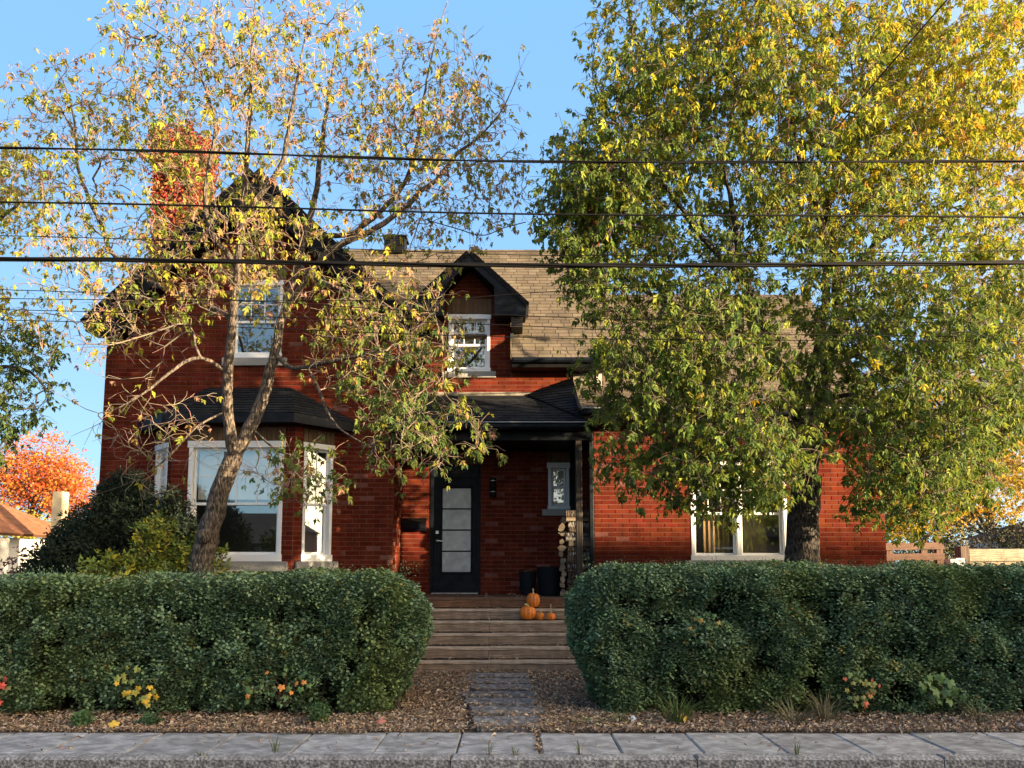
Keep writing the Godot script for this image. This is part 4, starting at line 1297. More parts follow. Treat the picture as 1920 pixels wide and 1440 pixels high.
	# --- porch: beam, ceiling, post, drain pipes
	var pb := MB.new()
	pb.bx(Vector3(-2.0, 3.58, -12.68), Vector3(1.3, 3.72, -12.54), Color(0.02, 0.026, 0.033))
	put("porch_beam", pb.mesh(), M.trim, H)
	var pc := MB.new()
	pc.bx(Vector3(-2.0, 3.6, -13.98), Vector3(1.35, 3.64, -12.69), black)
	pc.bx(Vector3(-2.0, 3.73, -12.66), Vector3(1.2, 3.83, -12.33), black)
	put("porch_ceiling", pc.mesh(), M.trim, H)
	var po := MB.new()
	po.bevel(Transform3D(Basis.IDENTITY, Vector3(1.1, 2.3, -12.61)), Vector3(0.105, 2.58, 0.105), 0.008, Color(0.05, 0.036, 0.03))
	put("porch_post", po.mesh(), M.wood_upright, H)
	var p2 := MB.new()
	p2.bx(Vector3(1.06, 1.95, -13.995), Vector3(1.2, 3.58, -13.93), black)
	put("wall_board", p2.mesh(), M.trim, H)
	var dsp := MB.new()
	dsp.bevel(Transform3D(Basis.IDENTITY, Vector3(1.335, 2.45, -12.88)), Vector3(0.075, 2.9, 0.07), 0.012, Color(0.02, 0.028, 0.036))
	put("downspout", dsp.mesh(), M.trim, H)
	# --- chimneys and ridge vent
	var ch := chimney(H, Vector3(-6.86, 5.4, -15.3), Vector3(0.78, 4.75, 0.7))
	chimney(H, Vector3(1.72, 6.8, -16.6), Vector3(0.44, 2.95, 0.5))
	var vt := MB.new()
	vt.bx(Vector3(-2.75, 8.2, -16.3), Vector3(-2.31, 8.55, -15.9), black)
	vt.bx(Vector3(-2.79, 8.55, -16.34), Vector3(-2.27, 8.58, -15.86), dark)
	var vent := put("roof_vent", vt.mesh(), M.trim, H)
	for i in 4:
		var sl := MB.new()
		sl.bx(Vector3(-2.75, 8.36 + i * 0.048, -15.9), Vector3(-2.31, 8.385 + i * 0.048, -15.875), dark)
		put("slat", sl.mesh(), M.trim, vent)
	# red creeper over the left chimney
	var ivy := thing("red_creeper", "bright red creeper covering the tall left chimney", "climbing plant", Vector3(-6.86, 6.2, -15.3))
	var stems := MB.new()
	for i in 26:
		var pts := PackedVector3Array()
		var rs := PackedFloat32Array()
		var x := rr(-0.38, 0.38)
		for k in 12:
			x = clampf(x + rr(-0.06, 0.06), -0.4, 0.42)
			pts.push_back(Vector3(-6.86 + x, 6.2 + k * 0.34, -14.94 + rr(0, 0.02)))
			rs.push_back(0.008)
		stems.tube(pts, rs, 3, Color(0.12, 0.06, 0.04), false)
	put("stems", stems.mesh(), M.twig, ivy)
	var where := []
	var cols := PackedColorArray()
	var reds := [Color(0.28, 0.03, 0.02), Color(0.32, 0.06, 0.03), Color(0.3, 0.1, 0.04), Color(0.32, 0.14, 0.05), Color(0.24, 0.02, 0.035), Color(0.22, 0.15, 0.05)]
	var lm := MB.new()
	lm.leaf(Vector3.ZERO, Vector3(0, -1, 0.3), Vector3.RIGHT, 0.1, 0.075, 0.2, Color.WHITE)
	lm.leaf(Vector3(0.04, 0.02, 0), Vector3(0.8, -0.7, 0.3), Vector3(0.6, 0.7, 0), 0.08, 0.055, 0.2, Color.WHITE)
	lm.leaf(Vector3(-0.04, 0.02, 0), Vector3(-0.8, -0.7, 0.3), Vector3(0.6, -0.7, 0), 0.08, 0.055, 0.2, Color.WHITE)
	for i in 3400:
		var y := 6.4 + 4.0 * pow(rng.randf(), 0.55)
		var bulge := 0.05 + 0.22 * smoothstep(8.9, 10.2, y)
		var side := rng.randf()
		var p := Vector3(rr(-0.42, 0.42), y, 0.36 + rr(0, bulge))
		if y < 8.2 and rng.randf() < 0.75:
			continue
		if side < 0.35:
			p = Vector3(0.38 + rr(0, bulge * 0.6 + 0.03), y - (0.3 if rng.randf() < 0.3 else 0.0), rr(-0.36, 0.4))
		elif side < 0.48:
			p = Vector3(-0.4 - rr(0, bulge * 0.6), y, rr(-0.36, 0.4))
		elif side < 0.62:
			p = Vector3(rr(-0.48, 0.5), 10.05 + rr(0, 0.42) * (1.0 - pow(rr(-1, 1), 2.0) * 0.5), rr(-0.4, 0.42))
		where.append(hang(Vector3(-6.86, 0, -15.3) + p, rr(0.7, 1.25), 0.5))
		cols.push_back(pick(reds))
	many("leaves", lm.mesh(true), M.leaf, where, cols, ivy)

func chimney(H: Node3D, at: Vector3, s: Vector3) -> MeshInstance3D:
	var core := MB.new()
	core.bx(at + Vector3(-s.x * 0.5, 0, -s.z * 0.5), at + Vector3(s.x * 0.5, s.y, s.z * 0.5), Color(0.23, 0.09, 0.07))
	var c := put("chimney", core.mesh(), M.brick, H)
	var b := MB.new()
	for f in [[Vector3(-s.x * 0.5, 0, s.z * 0.5), Vector3.RIGHT, s.x], [Vector3(s.x * 0.5, 0, s.z * 0.5), Vector3.FORWARD, s.z], [Vector3(-s.x * 0.5, 0, -s.z * 0.5), Vector3.BACK, s.z]]:
		var t := facing(at + f[0], f[1])
		var rows := int(s.y / BRICK_H)
		for r in rows:
			var x := -BRICK_L * 0.5 * (r % 2)
			var grow := 0.03 if r > rows - 4 else 0.0
			while x < f[2] - 0.01:
				var a := maxf(x, 0)
				var e := minf(x + BRICK_L, f[2])
				if e - a > 0.03:
					b.bevel(Transform3D(t.basis, t * Vector3((a + e) * 0.5, (r + 0.5) * BRICK_H, -0.004 + grow)), Vector3(e - a - 0.009, BRICK_H - 0.009, 0.024), 0.003, brick_colour(0.05) * 1.15)
				x += BRICK_L
	put("brickwork", b.mesh(), M.brick, c, "stuff")
	var cap := MB.new()
	cap.bx(at + Vector3(-s.x * 0.5 - 0.05, s.y, -s.z * 0.5 - 0.05), at + Vector3(s.x * 0.5 + 0.05, s.y + 0.07, s.z * 0.5 + 0.05), Color(0.3, 0.28, 0.25))
	put("chimney_cap", cap.mesh(), M.stone, c)
	return c

func porch_things() -> void:
	# sconce, mailbox, planters, firewood, pumpkins
	var lamp := thing("wall_lamp", "black cylindrical up-and-down lamp on the brick right of the door", "wall lamp", Vector3(-0.345, 2.76, -13.9))
	var lb := MB.new()
	var lt := Transform3D(Basis.IDENTITY, Vector3(-0.345, 2.76, -13.9))
	lb.lathe([Vector2(0.0, 0.01), Vector2(0.05, 0.01), Vector2(0.056, 0.0), Vector2(0.056, 0.35), Vector2(0.05, 0.34), Vector2(0.0, 0.34)], 20, lt, Color(0.006, 0.006, 0.007))
	put("shade", lb.mesh(), M.plastic, lamp)
	var arm := MB.new()
	arm.bx(Vector3(-0.375, 2.86, -13.99), Vector3(-0.315, 3.0, -13.95), Color(0.006, 0.006, 0.007))
	put("bracket", arm.mesh(), M.plastic, lamp)
	for y in [2.845, 3.045]:
		var ring := MB.new()
		ring.lathe([Vector2(0.0565, 0), Vector2(0.0585, 0.002), Vector2(0.0585, 0.01), Vector2(0.0565, 0.012)], 20, Transform3D(Basis.IDENTITY, Vector3(-0.345, y, -13.9)), Color.WHITE)
		put("ring", ring.mesh(), M.metal, lamp)
	var mail := thing("mailbox", "black horizontal mailbox on the brick left of the door", "mailbox", Vector3(-1.77, 2.14, -13.93))
	var mb := MB.new()
	var prof := PackedVector2Array([Vector2(0, 0), Vector2(0.1, 0), Vector2(0.13, 0.05), Vector2(0.13, 0.14), Vector2(0.0, 0.21)])
	mb.prism(prof, Transform3D(Basis(Vector3.BACK, Vector3.UP, Vector3.LEFT), Vector3(-1.98, 2.14, -13.988)), -0.42, 0.0, Color(0.007, 0.007, 0.008))
	put("box", mb.mesh(), M.plastic, mail)
	var lid := MB.new()
	lid.box(Transform3D(Basis(Vector3.RIGHT, 0.52), Vector3(-1.77, 2.33, -13.915)), Vector3(0.44, 0.012, 0.165), Color(0.012, 0.012, 0.012))
	put("lid", lid.mesh(), M.plastic, mail)
	for q in [["plant_pot", "smaller black tapered plant pot, left of the two by the wall", Vector3(0.27, 1.012, -13.35), 0.15, 0.41], ["plant_pot", "larger black round plant pot with a raised rim by the woodpile", Vector3(0.65, 1.012, -13.3), 0.225, 0.49]]:
		var p := thing(q[0], q[1], "plant pot", q[2], "")
		var R: float = q[3]
		var Hh: float = q[4]
		var pm := MB.new()
		pm.lathe([Vector2(0, 0), Vector2(R * 0.78, 0), Vector2(R * 0.8, 0.01), Vector2(R * 0.93, Hh * 0.58), Vector2(R * 0.96, Hh * 0.6), Vector2(R, Hh - 0.03), Vector2(R * 1.03, Hh - 0.02), Vector2(R * 1.03, Hh), Vector2(R * 0.95, Hh), Vector2(R * 0.93, Hh - 0.06), Vector2(0, Hh - 0.06)], 28, Transform3D(Basis.IDENTITY, q[2]), Color(0.006, 0.009, 0.014))
		put("body", pm.mesh(), M.plastic, p)
		var soil := MB.new()
		soil.lathe([Vector2(0, -0.02), Vector2(R * 0.92, -0.02), Vector2(R * 0.9, 0.0), Vector2(0, 0.012)], 20, Transform3D(Basis.IDENTITY, q[2] + Vector3(0, Hh - 0.045, 0)), Color(0.05, 0.035, 0.025))
		put("soil", soil.mesh(), M.soil, p)
	var w := MB.new()
	w.stick(Vector3(0.2, 1.42, -13.35), Vector3(0.36, 1.46, -13.3), 0.006, 0.004, 4, Color(0.2, 0.12, 0.08))
	put("dry_stem", w.mesh(), M.twig, get_node("plant_pot") as Node3D)
	# firewood: rows of split logs along x, and a column of ends beside them
	var log_label := "split firewood log in the stack behind the brown porch post"
	var y := 1.02
	var row := 0
	while y < 2.34:
		var hgt := rr(0.075, 0.125)
		for c in 2:
			var z := -12.98 - c * 0.24 + rr(-0.03, 0.03)
			var xc := 1.12 + rr(-0.025, 0.025)
			split_log(Vector3(xc, y + hgt * 0.5, z), Vector3.RIGHT, rr(0.34, 0.4), hgt * 0.56, log_label)
		y += hgt * 0.93
		row += 1
	y = 1.02
	while y < 2.3:
		var hgt := rr(0.085, 0.14)
		split_log(Vector3(0.86 + rr(-0.03, 0.02), y + hgt * 0.5, -13.15), Vector3(0.1, 0, -1).normalized(), rr(0.34, 0.42), hgt * 0.56, log_label)
		y += hgt * 0.95
	# pumpkins
	var orange := Color(0.78, 0.22, 0.015)
	for q in [["tall orange pumpkin, highest of the four on the steps", Vector3(0.34, 0.846, -12.47), 0.108, 0.25, 0.045, 0.0], ["widest orange pumpkin, lowest left of the four on the steps", Vector3(0.248, 0.678, -12.17), 0.128, 0.225, 0.03, 0.8], ["small round orange pumpkin between the widest one and the long-stemmed one", Vector3(0.443, 0.678, -12.16), 0.063, 0.125, 0.03, 0.3], ["small orange pumpkin with a long upright stem, rightmost on the steps", Vector3(0.606, 0.678, -12.14), 0.07, 0.12, 0.085, 0.0]]:
		var p := thing("pumpkin", q[0], "pumpkin", q[1], "pumpkins on the front steps")
		var R: float = q[2]
		var Hh: float = q[3]
		var pm := MB.new()
		var pr := []
		for i in 15:
			var a := -PI / 2 + PI * i / 14.0
			pr.append(Vector2(R * pow(cos(a), 0.75) if i > 0 and i < 14 else 0.0, Hh * 0.5 + Hh * 0.5 * sin(a) * (1.0 - 0.1 * pow(absf(sin(a)), 8.0)) - (Hh * 0.07 if i > 12 else 0.0)))
		pm.lathe(pr, 60, Transform3D(Basis(Vector3.UP, rr(0, 3)), q[1]), Color(orange.r * rr(0.9, 1.1), orange.g * rr(0.85, 1.15), orange.b), 11, 0.09)
		put("body", pm.mesh(), M.pumpkin, p)
		var st := MB.new()
		var top: Vector3 = q[1] + Vector3(0, Hh * 0.9, 0)
		var bend: float = q[5]
		st.tube(PackedVector3Array([top, top + Vector3(0.002, q[4] * 0.5, 0), top + Vector3(-0.03 * bend, q[4] + 0.01, 0.01), top + Vector3(-0.06 * bend - 0.004, q[4] * (1.4 - bend) + 0.02, 0.015)]), PackedFloat32Array([R * 0.22, R * 0.13, R * 0.12, R * 0.14]), 7, Color(0.36, 0.3, 0.16), true, 0.12)
		put("stem", st.mesh(), M.twig, p)

func split_log(at: Vector3, dir: Vector3, len: float, r: float, label: String) -> void:
	# a wedge-shaped piece of split wood: bark on the round side, pale wood on the cut faces
	var o := thing("firewood_log", label, "firewood", at, "split logs in the porch woodpile")
	var side := Vector3.UP.cross(dir).normalized()
	var t := Transform3D(Basis(side, Vector3.UP, side.cross(Vector3.UP)), at)
	var spin := rr(0, TAU) if rng.randf() < 0.35 else rr(2.6, 3.9)
	var arc := PackedVector2Array()
	var sweep := rr(2.2, 4.0)
	for i in 7:
		var a := spin - sweep * 0.5 + sweep * i / 6.0
		arc.push_back(Vector2(cos(a), sin(a)) * r * rr(0.92, 1.1))
	var poly := arc.duplicate()
	poly.push_back(Vector2(cos(spin + PI), sin(spin + PI)) * r * rr(0.3, 0.75))
	var k := rr(0.7, 1.15)
	var wood := Color(0.42 * k, 0.33 * k, 0.23 * k)
	var body := MB.new()
	body.prism(poly, t, -len * 0.5, len * 0.5, wood)
	put("wood", body.mesh(), M.wood, o)
	var bk := MB.new()
	var dark := Color(0.13, 0.1, 0.08) if rng.randf() < 0.6 else Color(0.4, 0.38, 0.35)
	for i in 6:
		var a := arc[i] * 1.05
		var b := arc[i + 1] * 1.05
		var n2 := (a + b).normalized()
		bk.quad(t * Vector3(a.x, a.y, -len * 0.49), t * Vector3(b.x, b.y, -len * 0.49), t * Vector3(b.x, b.y, len * 0.49), t * Vector3(a.x, a.y, len * 0.49), t.basis.x * n2.x + t.basis.y * n2.y, dark)
	put("bark", bk.mesh(), M.bark, o)

func steps_and_path() -> void:
	var S := thing("front_steps", "wide weathered plank steps climbing to the red door deck", "steps", Vector3(-0.45, 0, -12.2))
	var grey := Color(0.43, 0.32, 0.235)
	var red := Color(0.26, 0.12, 0.06)
	var x0 := -1.95
	var x1 := 1.07
	# deck boards
	for i in 9:
		var b := MB.new()
		var k := rr(0.85, 1.1)
		b.bevel(Transform3D(Basis(Vector3.RIGHT, Vector3.FORWARD, Vector3.UP), Vector3(-0.32, 0.99, -12.665 - i * 0.146)), Vector3(3.3, 0.14, 0.036), 0.004, (Color(0.13, 0.065, 0.045) if i else Color(0.22, 0.12, 0.075)) * k)
		put("deck_board", b.mesh(), M.wood, S)
	for i in 6:
		var top := 1.008 - i * 0.168
		var z := -12.6 + i * 0.28
		# riser in two lengths, then the tread below it in two boards, front paler, rear near black on the left
		for q in [[x0, -0.35], [-0.346, x1]]:
			var r := MB.new()
			var k := rr(0.88, 1.1)
			var c := red if i == 0 else grey
			r.bevel(Transform3D(Basis.IDENTITY, Vector3((q[0] + q[1]) * 0.5, top - 0.038 - 0.062, z - 0.02)), Vector3(q[1] - q[0], 0.122, 0.03), 0.003, Color(c.r * k, c.g * k, c.b * k))
			put("riser_board", r.mesh(), M.wood, S)
		if i == 5:
			break
		var ty := top - 0.168
		var tz := z + 0.28
		var front := MB.new()
		var k2 := rr(0.92, 1.08)
		front.bevel(Transform3D(Basis(Vector3.RIGHT, Vector3.FORWARD, Vector3.UP), Vector3((x0 + x1) * 0.5, ty - 0.018, tz - 0.06)), Vector3(x1 - x0, 0.14, 0.036), 0.004, Color(0.68, 0.55, 0.43) * k2)
		put("tread_board", front.mesh(), M.wood, S)
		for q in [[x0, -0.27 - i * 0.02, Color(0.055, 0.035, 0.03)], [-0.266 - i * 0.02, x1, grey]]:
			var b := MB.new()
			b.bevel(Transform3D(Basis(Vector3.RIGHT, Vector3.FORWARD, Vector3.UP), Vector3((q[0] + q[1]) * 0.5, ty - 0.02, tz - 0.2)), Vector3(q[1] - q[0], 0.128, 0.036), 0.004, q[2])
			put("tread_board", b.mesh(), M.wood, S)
	for xs in [x0 + 0.02, -0.45, x1 - 0.03]:
		var st := MB.new()
		var poly := PackedVector2Array([Vector2(12.65, 0.0), Vector2(12.65, 0.93)])
		for i in 5:
			poly.push_back(Vector2(12.62 - i * 0.28, 0.8 - i * 0.168))
			poly.push_back(Vector2(12.62 - (i + 1) * 0.28 + 0.025, 0.8 - i * 0.168))
		poly.push_back(Vector2(11.245, 0.0))
		st.prism(poly, Transform3D(Basis(Vector3.FORWARD, Vector3.UP, Vector3.RIGHT), Vector3(xs, 0, 0)), -0.02, 0.02, Color(0.2, 0.14, 0.1))
		put("stringer", st.mesh(), M.wood, S)
	var skirt := MB.new()
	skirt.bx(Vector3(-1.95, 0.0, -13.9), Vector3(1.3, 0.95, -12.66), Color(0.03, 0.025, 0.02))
	put("deck_frame", skirt.mesh(), M.wood, S)
	# path of slate slabs
	var path := thing("stone_path", "grey slate slab path from the sidewalk to the steps", "path", Vector3(-0.1, 0, -9.2))
	path.set_meta("kind", "structure")
	var rows := SLABS
	for q in rows:
		var sl := MB.new()
		var k := rr(0.85, 1.1)
		var poly := PackedVector2Array()
		for e in [[q[2], q[0]], [q[3] + rr(-0.04, 0.04), q[0]], [q[3] + rr(-0.02, 0.06), (q[0] + q[1]) * 0.5], [q[3] + rr(-0.05, 0.03), q[1]], [q[2] + rr(-0.03, 0.06), q[1]], [q[2] + rr(-0.04, 0.02), (q[0] + q[1]) * 0.5]]:
			poly.push_back(Vector2(e[0] + rr(-0.02, 0.02), e[1] + rr(-0.015, 0.015)))
		sl.prism(poly, Transform3D(Basis(Vector3.RIGHT, Vector3.FORWARD, Vector3.UP), Vector3(0, -0.015, 0)), -0.06, 0.04 + rr(0, 0.01), Color(0.25 * k, 0.255 * k, 0.27 * k))
		put("slab", sl.mesh(), M.slate, path)

func neighbours() -> void:
	# left: white bungalow with a brown roof, and its chimney
	var B := thing("bungalow", "white bungalow with a brown roof beyond the dark yews", "house", Vector3(-24, 0, -32))
	var w := MB.new()
	w.bx(Vector3(-30, 0, -36), Vector3(-20.9, 2.6, -29), Color(0.62, 0.62, 0.6))
	put("wall", w.mesh(), M.stone, B)
	roof_plane(B, "roof", Vector3(-30.5, 2.75, -28.6), Vector3.RIGHT, Vector3(0, 0.55, -1).normalized(), PackedVector2Array([Vector2(0, 0), Vector2(10.4, 0), Vector2(7.4, 3.9), Vector2(0, 3.9)]), Color(0.3, 0.14, 0.08), 0.15)
	roof_plane(B, "roof", Vector3(-20.1, 2.75, -28.6), Vector3.FORWARD, Vector3(-0.86, 0.55, 0).normalized(), PackedVector2Array([Vector2(0, 0), Vector2(7.6, 0), Vector2(3.5, 3.9)]), Color(0.3, 0.14, 0.08), 0.15)
	var pg := MB.new()
	pg.prism(PackedVector2Array([Vector2(-25.5, 2.55), Vector2(-18.95, 2.55), Vector2(-22.3, 4.1)]), Transform3D.IDENTITY, -28.5, -26.9, Color(0.1, 0.1, 0.11))
	put("porch_roof", pg.mesh(), M.shingle, B)
	var fa := MB.new()
	fa.bx(Vector3(-25.5, 2.4, -28.5), Vector3(-18.95, 2.545, -26.88), Color(0.62, 0.63, 0.65))
	put("porch_fascia", fa.mesh(), M.paint, B)
	for x in [-19.35, -22.0, -25.2]:
		var po := MB.new()
		po.bx(Vector3(x - 0.16, 0, -27.2), Vector3(x + 0.16, 2.4, -26.95), Color(0.75, 0.77, 0.8))
		put("porch_post", po.mesh(), M.paint, B)
	var wn := MB.new()
	wn.bx(Vector3(-22.4, 0.7, -29.0), Vector3(-20.95, 2.2, -28.95), Color(0.75, 0.75, 0.75))
	var win := put("window", wn.mesh(), M.paint, B)
	for x in [-22.32, -21.65]:
		var pa := MB.new()
		pa.bx(Vector3(x, 0.8, -28.96), Vector3(x + 0.6, 2.1, -28.93), Color(0.1, 0.1, 0.09))
		put("pane", pa.mesh(), M.plastic, win)
	var bc := MB.new()
	bc.bx(Vector3(-18.66, 0, -31.6), Vector3(-18.28, 4.45, -31.1), Color(0.55, 0.45, 0.28))
	var c := put("chimney", bc.mesh(), M.stone, B)
	# right: slatted brown gate, pale plank wall, grey bin, corner of a white shed
	var G := thing("brown_gate", "dark brown slatted wooden gate beside the house's right corner", "gate", Vector3(7.7, 0, -15))
	for x in [7.35, 8.02, 8.32]:
		var p := MB.new()
		p.bx(Vector3(x - 0.06, 0, -15.1), Vector3(x + 0.06, 2.08 if x > 8.2 else 1.95, -15.0), Color(0.16, 0.075, 0.045))
		put("post", p.mesh(), M.wood_upright, G)
	for i in 8:
		var s := MB.new()
		s.box(Transform3D(Basis(Vector3.BACK, 0.02), Vector3(7.78, 0.45 + i * 0.205, -14.97)), Vector3(1.2, 0.13, 0.03), Color(0.2, 0.09, 0.05) * rr(0.85, 1.1))
		put("slat", s.mesh(), M.wood, G)
	var pw := thing("plank_wall", "low wall of pale horizontal planks at the right edge", "fence", Vector3(10.3, 0, -15.6))
	for i in 7:
		var s := MB.new()
		var k := rr(0.85, 1.08)
		s.bevel(Transform3D(Basis.IDENTITY, Vector3(10.75, 0.16 + i * 0.26, -15.55)), Vector3(3.1, 0.252, 0.05), 0.006, Color(0.5 * k, 0.4 * k, 0.27 * k))
		put("plank", s.mesh(), M.wood, pw)
	var pp := MB.new()
	pp.bx(Vector3(9.02, 0, -15.72), Vector3(9.18, 1.9, -15.5), Color(0.13, 0.075, 0.05))
	put("post", pp.mesh(), M.wood_upright, pw)
	var ps := MB.new()
	ps.bx(Vector3(9.19, 0, -15.72), Vector3(12.3, 1.8, -15.6), Color(0.16, 0.12, 0.09))
	put("backing", ps.mesh(), M.wood, pw)
	var bin := thing("grey_bin", "pale grey metal box between the brown gate and plank wall", "box", Vector3(8.72, 0, -15.2))
	var bb := MB.new()
	bb.bx(Vector3(8.57, 0, -15.35), Vector3(8.7, 1.64, -15.1), Color(0.42, 0.44, 0.47))
	bb.bx(Vector3(8.704, 0, -15.3), Vector3(8.86, 1.66, -15.12), Color(0.6, 0.6, 0.62))
	put("body", bb.mesh(), M.paint, bin)
	var sh := thing("white_shed", "white shed with a dark roof just above the plank wall", "shed", Vector3(15.6, 0, -22))
	var sw := MB.new()
	sw.bx(Vector3(14.25, 0, -24), Vector3(18, 2.3, -21.5), Color(0.7, 0.7, 0.75))
	put("wall", sw.mesh(), M.paint, sh)
	var sr := MB.new()
	sr.prism(PackedVector2Array([Vector2(14.0, 2.27), Vector2(18.3, 2.27), Vector2(16.2, 2.9)]), Transform3D.IDENTITY, -24.2, -21.3, Color(0.05, 0.05, 0.055))
	put("roof", sr.mesh(), M.shingle, sh)

func sprig_mesh(n: int, s: float, spread: float, long: float, sd: int) -> ArrayMesh:
	rng.seed = sd
	var mb := MB.new()
	for i in n:
		var a := i * 2.4 + rr(-0.4, 0.4)
		var d := Vector3(cos(a), rr(-0.2, 0.8), sin(a)).normalized()
		var base := Vector3(0, spread * (i / float(n) - 0.5), 0) + d * spread * 0.25
		var side := d.cross(Vector3(rr(-0.3, 0.3), 1, rr(-0.3, 0.3))).normalized()
		var l := s * rr(0.8, 1.2)
		var q := base + d * l * 0.5 + side * l * long
		var r := base + d * l * 0.5 - side * l * long
		var tip := base + d * l + Vector3(0, -l * 0.15, 0)
		var nn := d.cross(side)
		mb.tri(base, q, tip, nn, nn, nn, Color.WHITE)
		mb.tri(base, tip, r, nn, nn, nn, Color.WHITE)
	return mb.mesh(true)

func hedge(label: String, xa: float, xb: float, round_end: float, top_a: float, top_b: float, bulge: float, sd: int) -> Node3D:
	# xa..xb along the street; round_end +1 or -1 is the end by the path
	var h := thing("hedge", label, "hedge", Vector3((xa + xb) * 0.5, 0, -8.6), "clipped hedges along the sidewalk")
	rng.seed = sd
	var f := FastNoiseLite.new()
	f.seed = sd
	f.frequency = 1.25
	f.fractal_octaves = 3
	var z1 := -8.05
	var z0 := -9.15
	var stems := MB.new()
	var n := int((xb - xa) * 26)
	for i in n:
		var x := rr(xa + 0.25, xb - 0.25)
		var z := rr(z0 + 0.25, z1 - 0.2)
		var q := Vector3(x, -0.02, z)
		var pts := PackedVector3Array([q])
		var rs := PackedFloat32Array([rr(0.008, 0.018)])
		for k in 5:
			q += Vector3(rr(-0.1, 0.1), 0.25, rr(-0.1, 0.1))
			pts.push_back(q)
			rs.push_back(rs[rs.size() - 1] * 0.78)
		stems.tube(pts, rs, 4, Color(0.08, 0.06, 0.045) * rr(0.7, 1.3), false)
	put("stems", stems.mesh(), M.bark, h)
	var greens := [Color(0.125, 0.21, 0.115), Color(0.155, 0.24, 0.14), Color(0.1, 0.18, 0.1), Color(0.165, 0.24, 0.11), Color(0.135, 0.215, 0.14), Color(0.065, 0.12, 0.06)]
	var where := []
	var cols := PackedColorArray()
	var count := int((xb - xa) * 5200)
	for i in count:
		var x := rr(xa, xb)
		var top := lerpf(top_a, top_b, (x - xa) / (xb - xa))
		var along := (xb - x) if round_end > 0 else (x - xa)
		var p: Vector3
		var pick_face := rng.randf()
		var depth := pow(rng.randf(), 2.0) * 0.26
		if pick_face < 0.5:
			p = Vector3(x, rr(0.03, top), z1 - depth)
		elif pick_face < 0.86:
			p = Vector3(x, top - depth, rr(z0, z1))
		else:
			x = (xb - depth * 1.0) if round_end > 0 else (xa + depth * 1.0)
			p = Vector3(x, rr(0.05, top), rr(z0, z1))
			along = depth
		# rounded shoulders, a waist that draws in towards the foot, lumps and holes
		var v := p.y / top
		var tuck := bulge * (1.0 - smoothstep(0.0, 0.62, v)) + 0.16 * smoothstep(0.82, 1.0, v)
		p.z -= 0.3 * (1.0 - smoothstep(0.0, 0.4, v)) * (0.4 if p.z > -8.5 else -0.4) * rr(0.6, 1.0)
		if p.y > top - 0.22 and p.z > z1 - 0.3:
			var e := Vector2(p.z - (z1 - 0.22), p.y - (top - 0.22))
			if e.x > 0 and e.y > 0 and e.length() > 0.22:
				e = e.normalized() * 0.22
				p.z = z1 - 0.22 + e.x
				p.y = top - 0.22 + e.y
		if along < 0.7:
			var shift := tuck * (1.0 - along / 0.7)
			p.x += -shift if round_end > 0 else shift
			# plan rounding of the end
			var zc := (z0 + z1) * 0.5
			var over := clampf((absf(p.z - zc) - 0.25) / 0.32, 0.0, 1.0)
			var pull := over * over * 0.3 * (1.0 - along / 0.7)
			p.x += -pull if round_end > 0 else pull
			if p.y > top - 0.3:
				var drop := smoothstep(0.35, 0.0, along) * 0.12
				p.y -= drop
		var lump := f.get_noise_3d(p.x, p.y * 1.3, p.z)
		var hole := f.get_noise_3d(p.x * 1.9 + 30.0, p.y * 1.5, p.z * 1.9)
		if hole < -0.1 - 0.2 * v - (0.3 if pick_face < 0.86 and pick_face >= 0.5 else 0.0) and rng.randf() < 0.93:
			continue
		var out := Vector3(0, 0.3, 1.0)
		if pick_face >= 0.5 and pick_face < 0.86:
			out = Vector3(0, 1, 0.1)
		elif pick_face >= 0.86:
			out = Vector3(round_end, 0.3, 0.2)
		p += out.normalized() * lump * (0.22 if pick_face < 0.5 else 0.11)
		if p.y < 0.02:
			p.y = 0.02 + rr(0, 0.05)
		var b := Basis(Vector3.UP, rr(0, TAU)) * Basis(Vector3.RIGHT, rr(-0.9, 0.9))
		where.append(Transform3D(b.scaled(Vector3.ONE * rr(0.7, 1.25)), p))
		var c := pick(greens)
		var patch := f.get_noise_3d(p.x * 0.5 + 9.0, p.y * 0.5, p.z * 0.5)
		c = c.lerp(Color(0.14, 0.19, 0.05), clampf(patch * 1.4, 0.0, 0.55))
		if rng.randf() < 0.012:
			c = Color(0.22, 0.19, 0.05)
		cols.push_back(c)
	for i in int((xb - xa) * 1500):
		# larger, much darker leaf sprigs deep inside
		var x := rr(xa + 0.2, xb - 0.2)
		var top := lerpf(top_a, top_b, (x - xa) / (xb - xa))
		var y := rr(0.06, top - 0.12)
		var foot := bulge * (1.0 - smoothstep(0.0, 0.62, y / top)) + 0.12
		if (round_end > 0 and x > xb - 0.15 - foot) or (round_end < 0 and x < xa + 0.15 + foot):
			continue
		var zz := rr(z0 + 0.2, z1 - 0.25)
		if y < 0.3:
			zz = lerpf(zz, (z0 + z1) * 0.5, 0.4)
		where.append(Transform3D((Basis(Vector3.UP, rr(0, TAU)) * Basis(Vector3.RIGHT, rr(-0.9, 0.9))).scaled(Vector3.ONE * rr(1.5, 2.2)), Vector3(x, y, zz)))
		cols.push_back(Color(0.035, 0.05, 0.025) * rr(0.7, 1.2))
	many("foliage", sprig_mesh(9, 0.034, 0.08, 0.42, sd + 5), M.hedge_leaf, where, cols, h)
	# upright new shoots along the top
	var sw := []
	var sc := PackedColorArray()
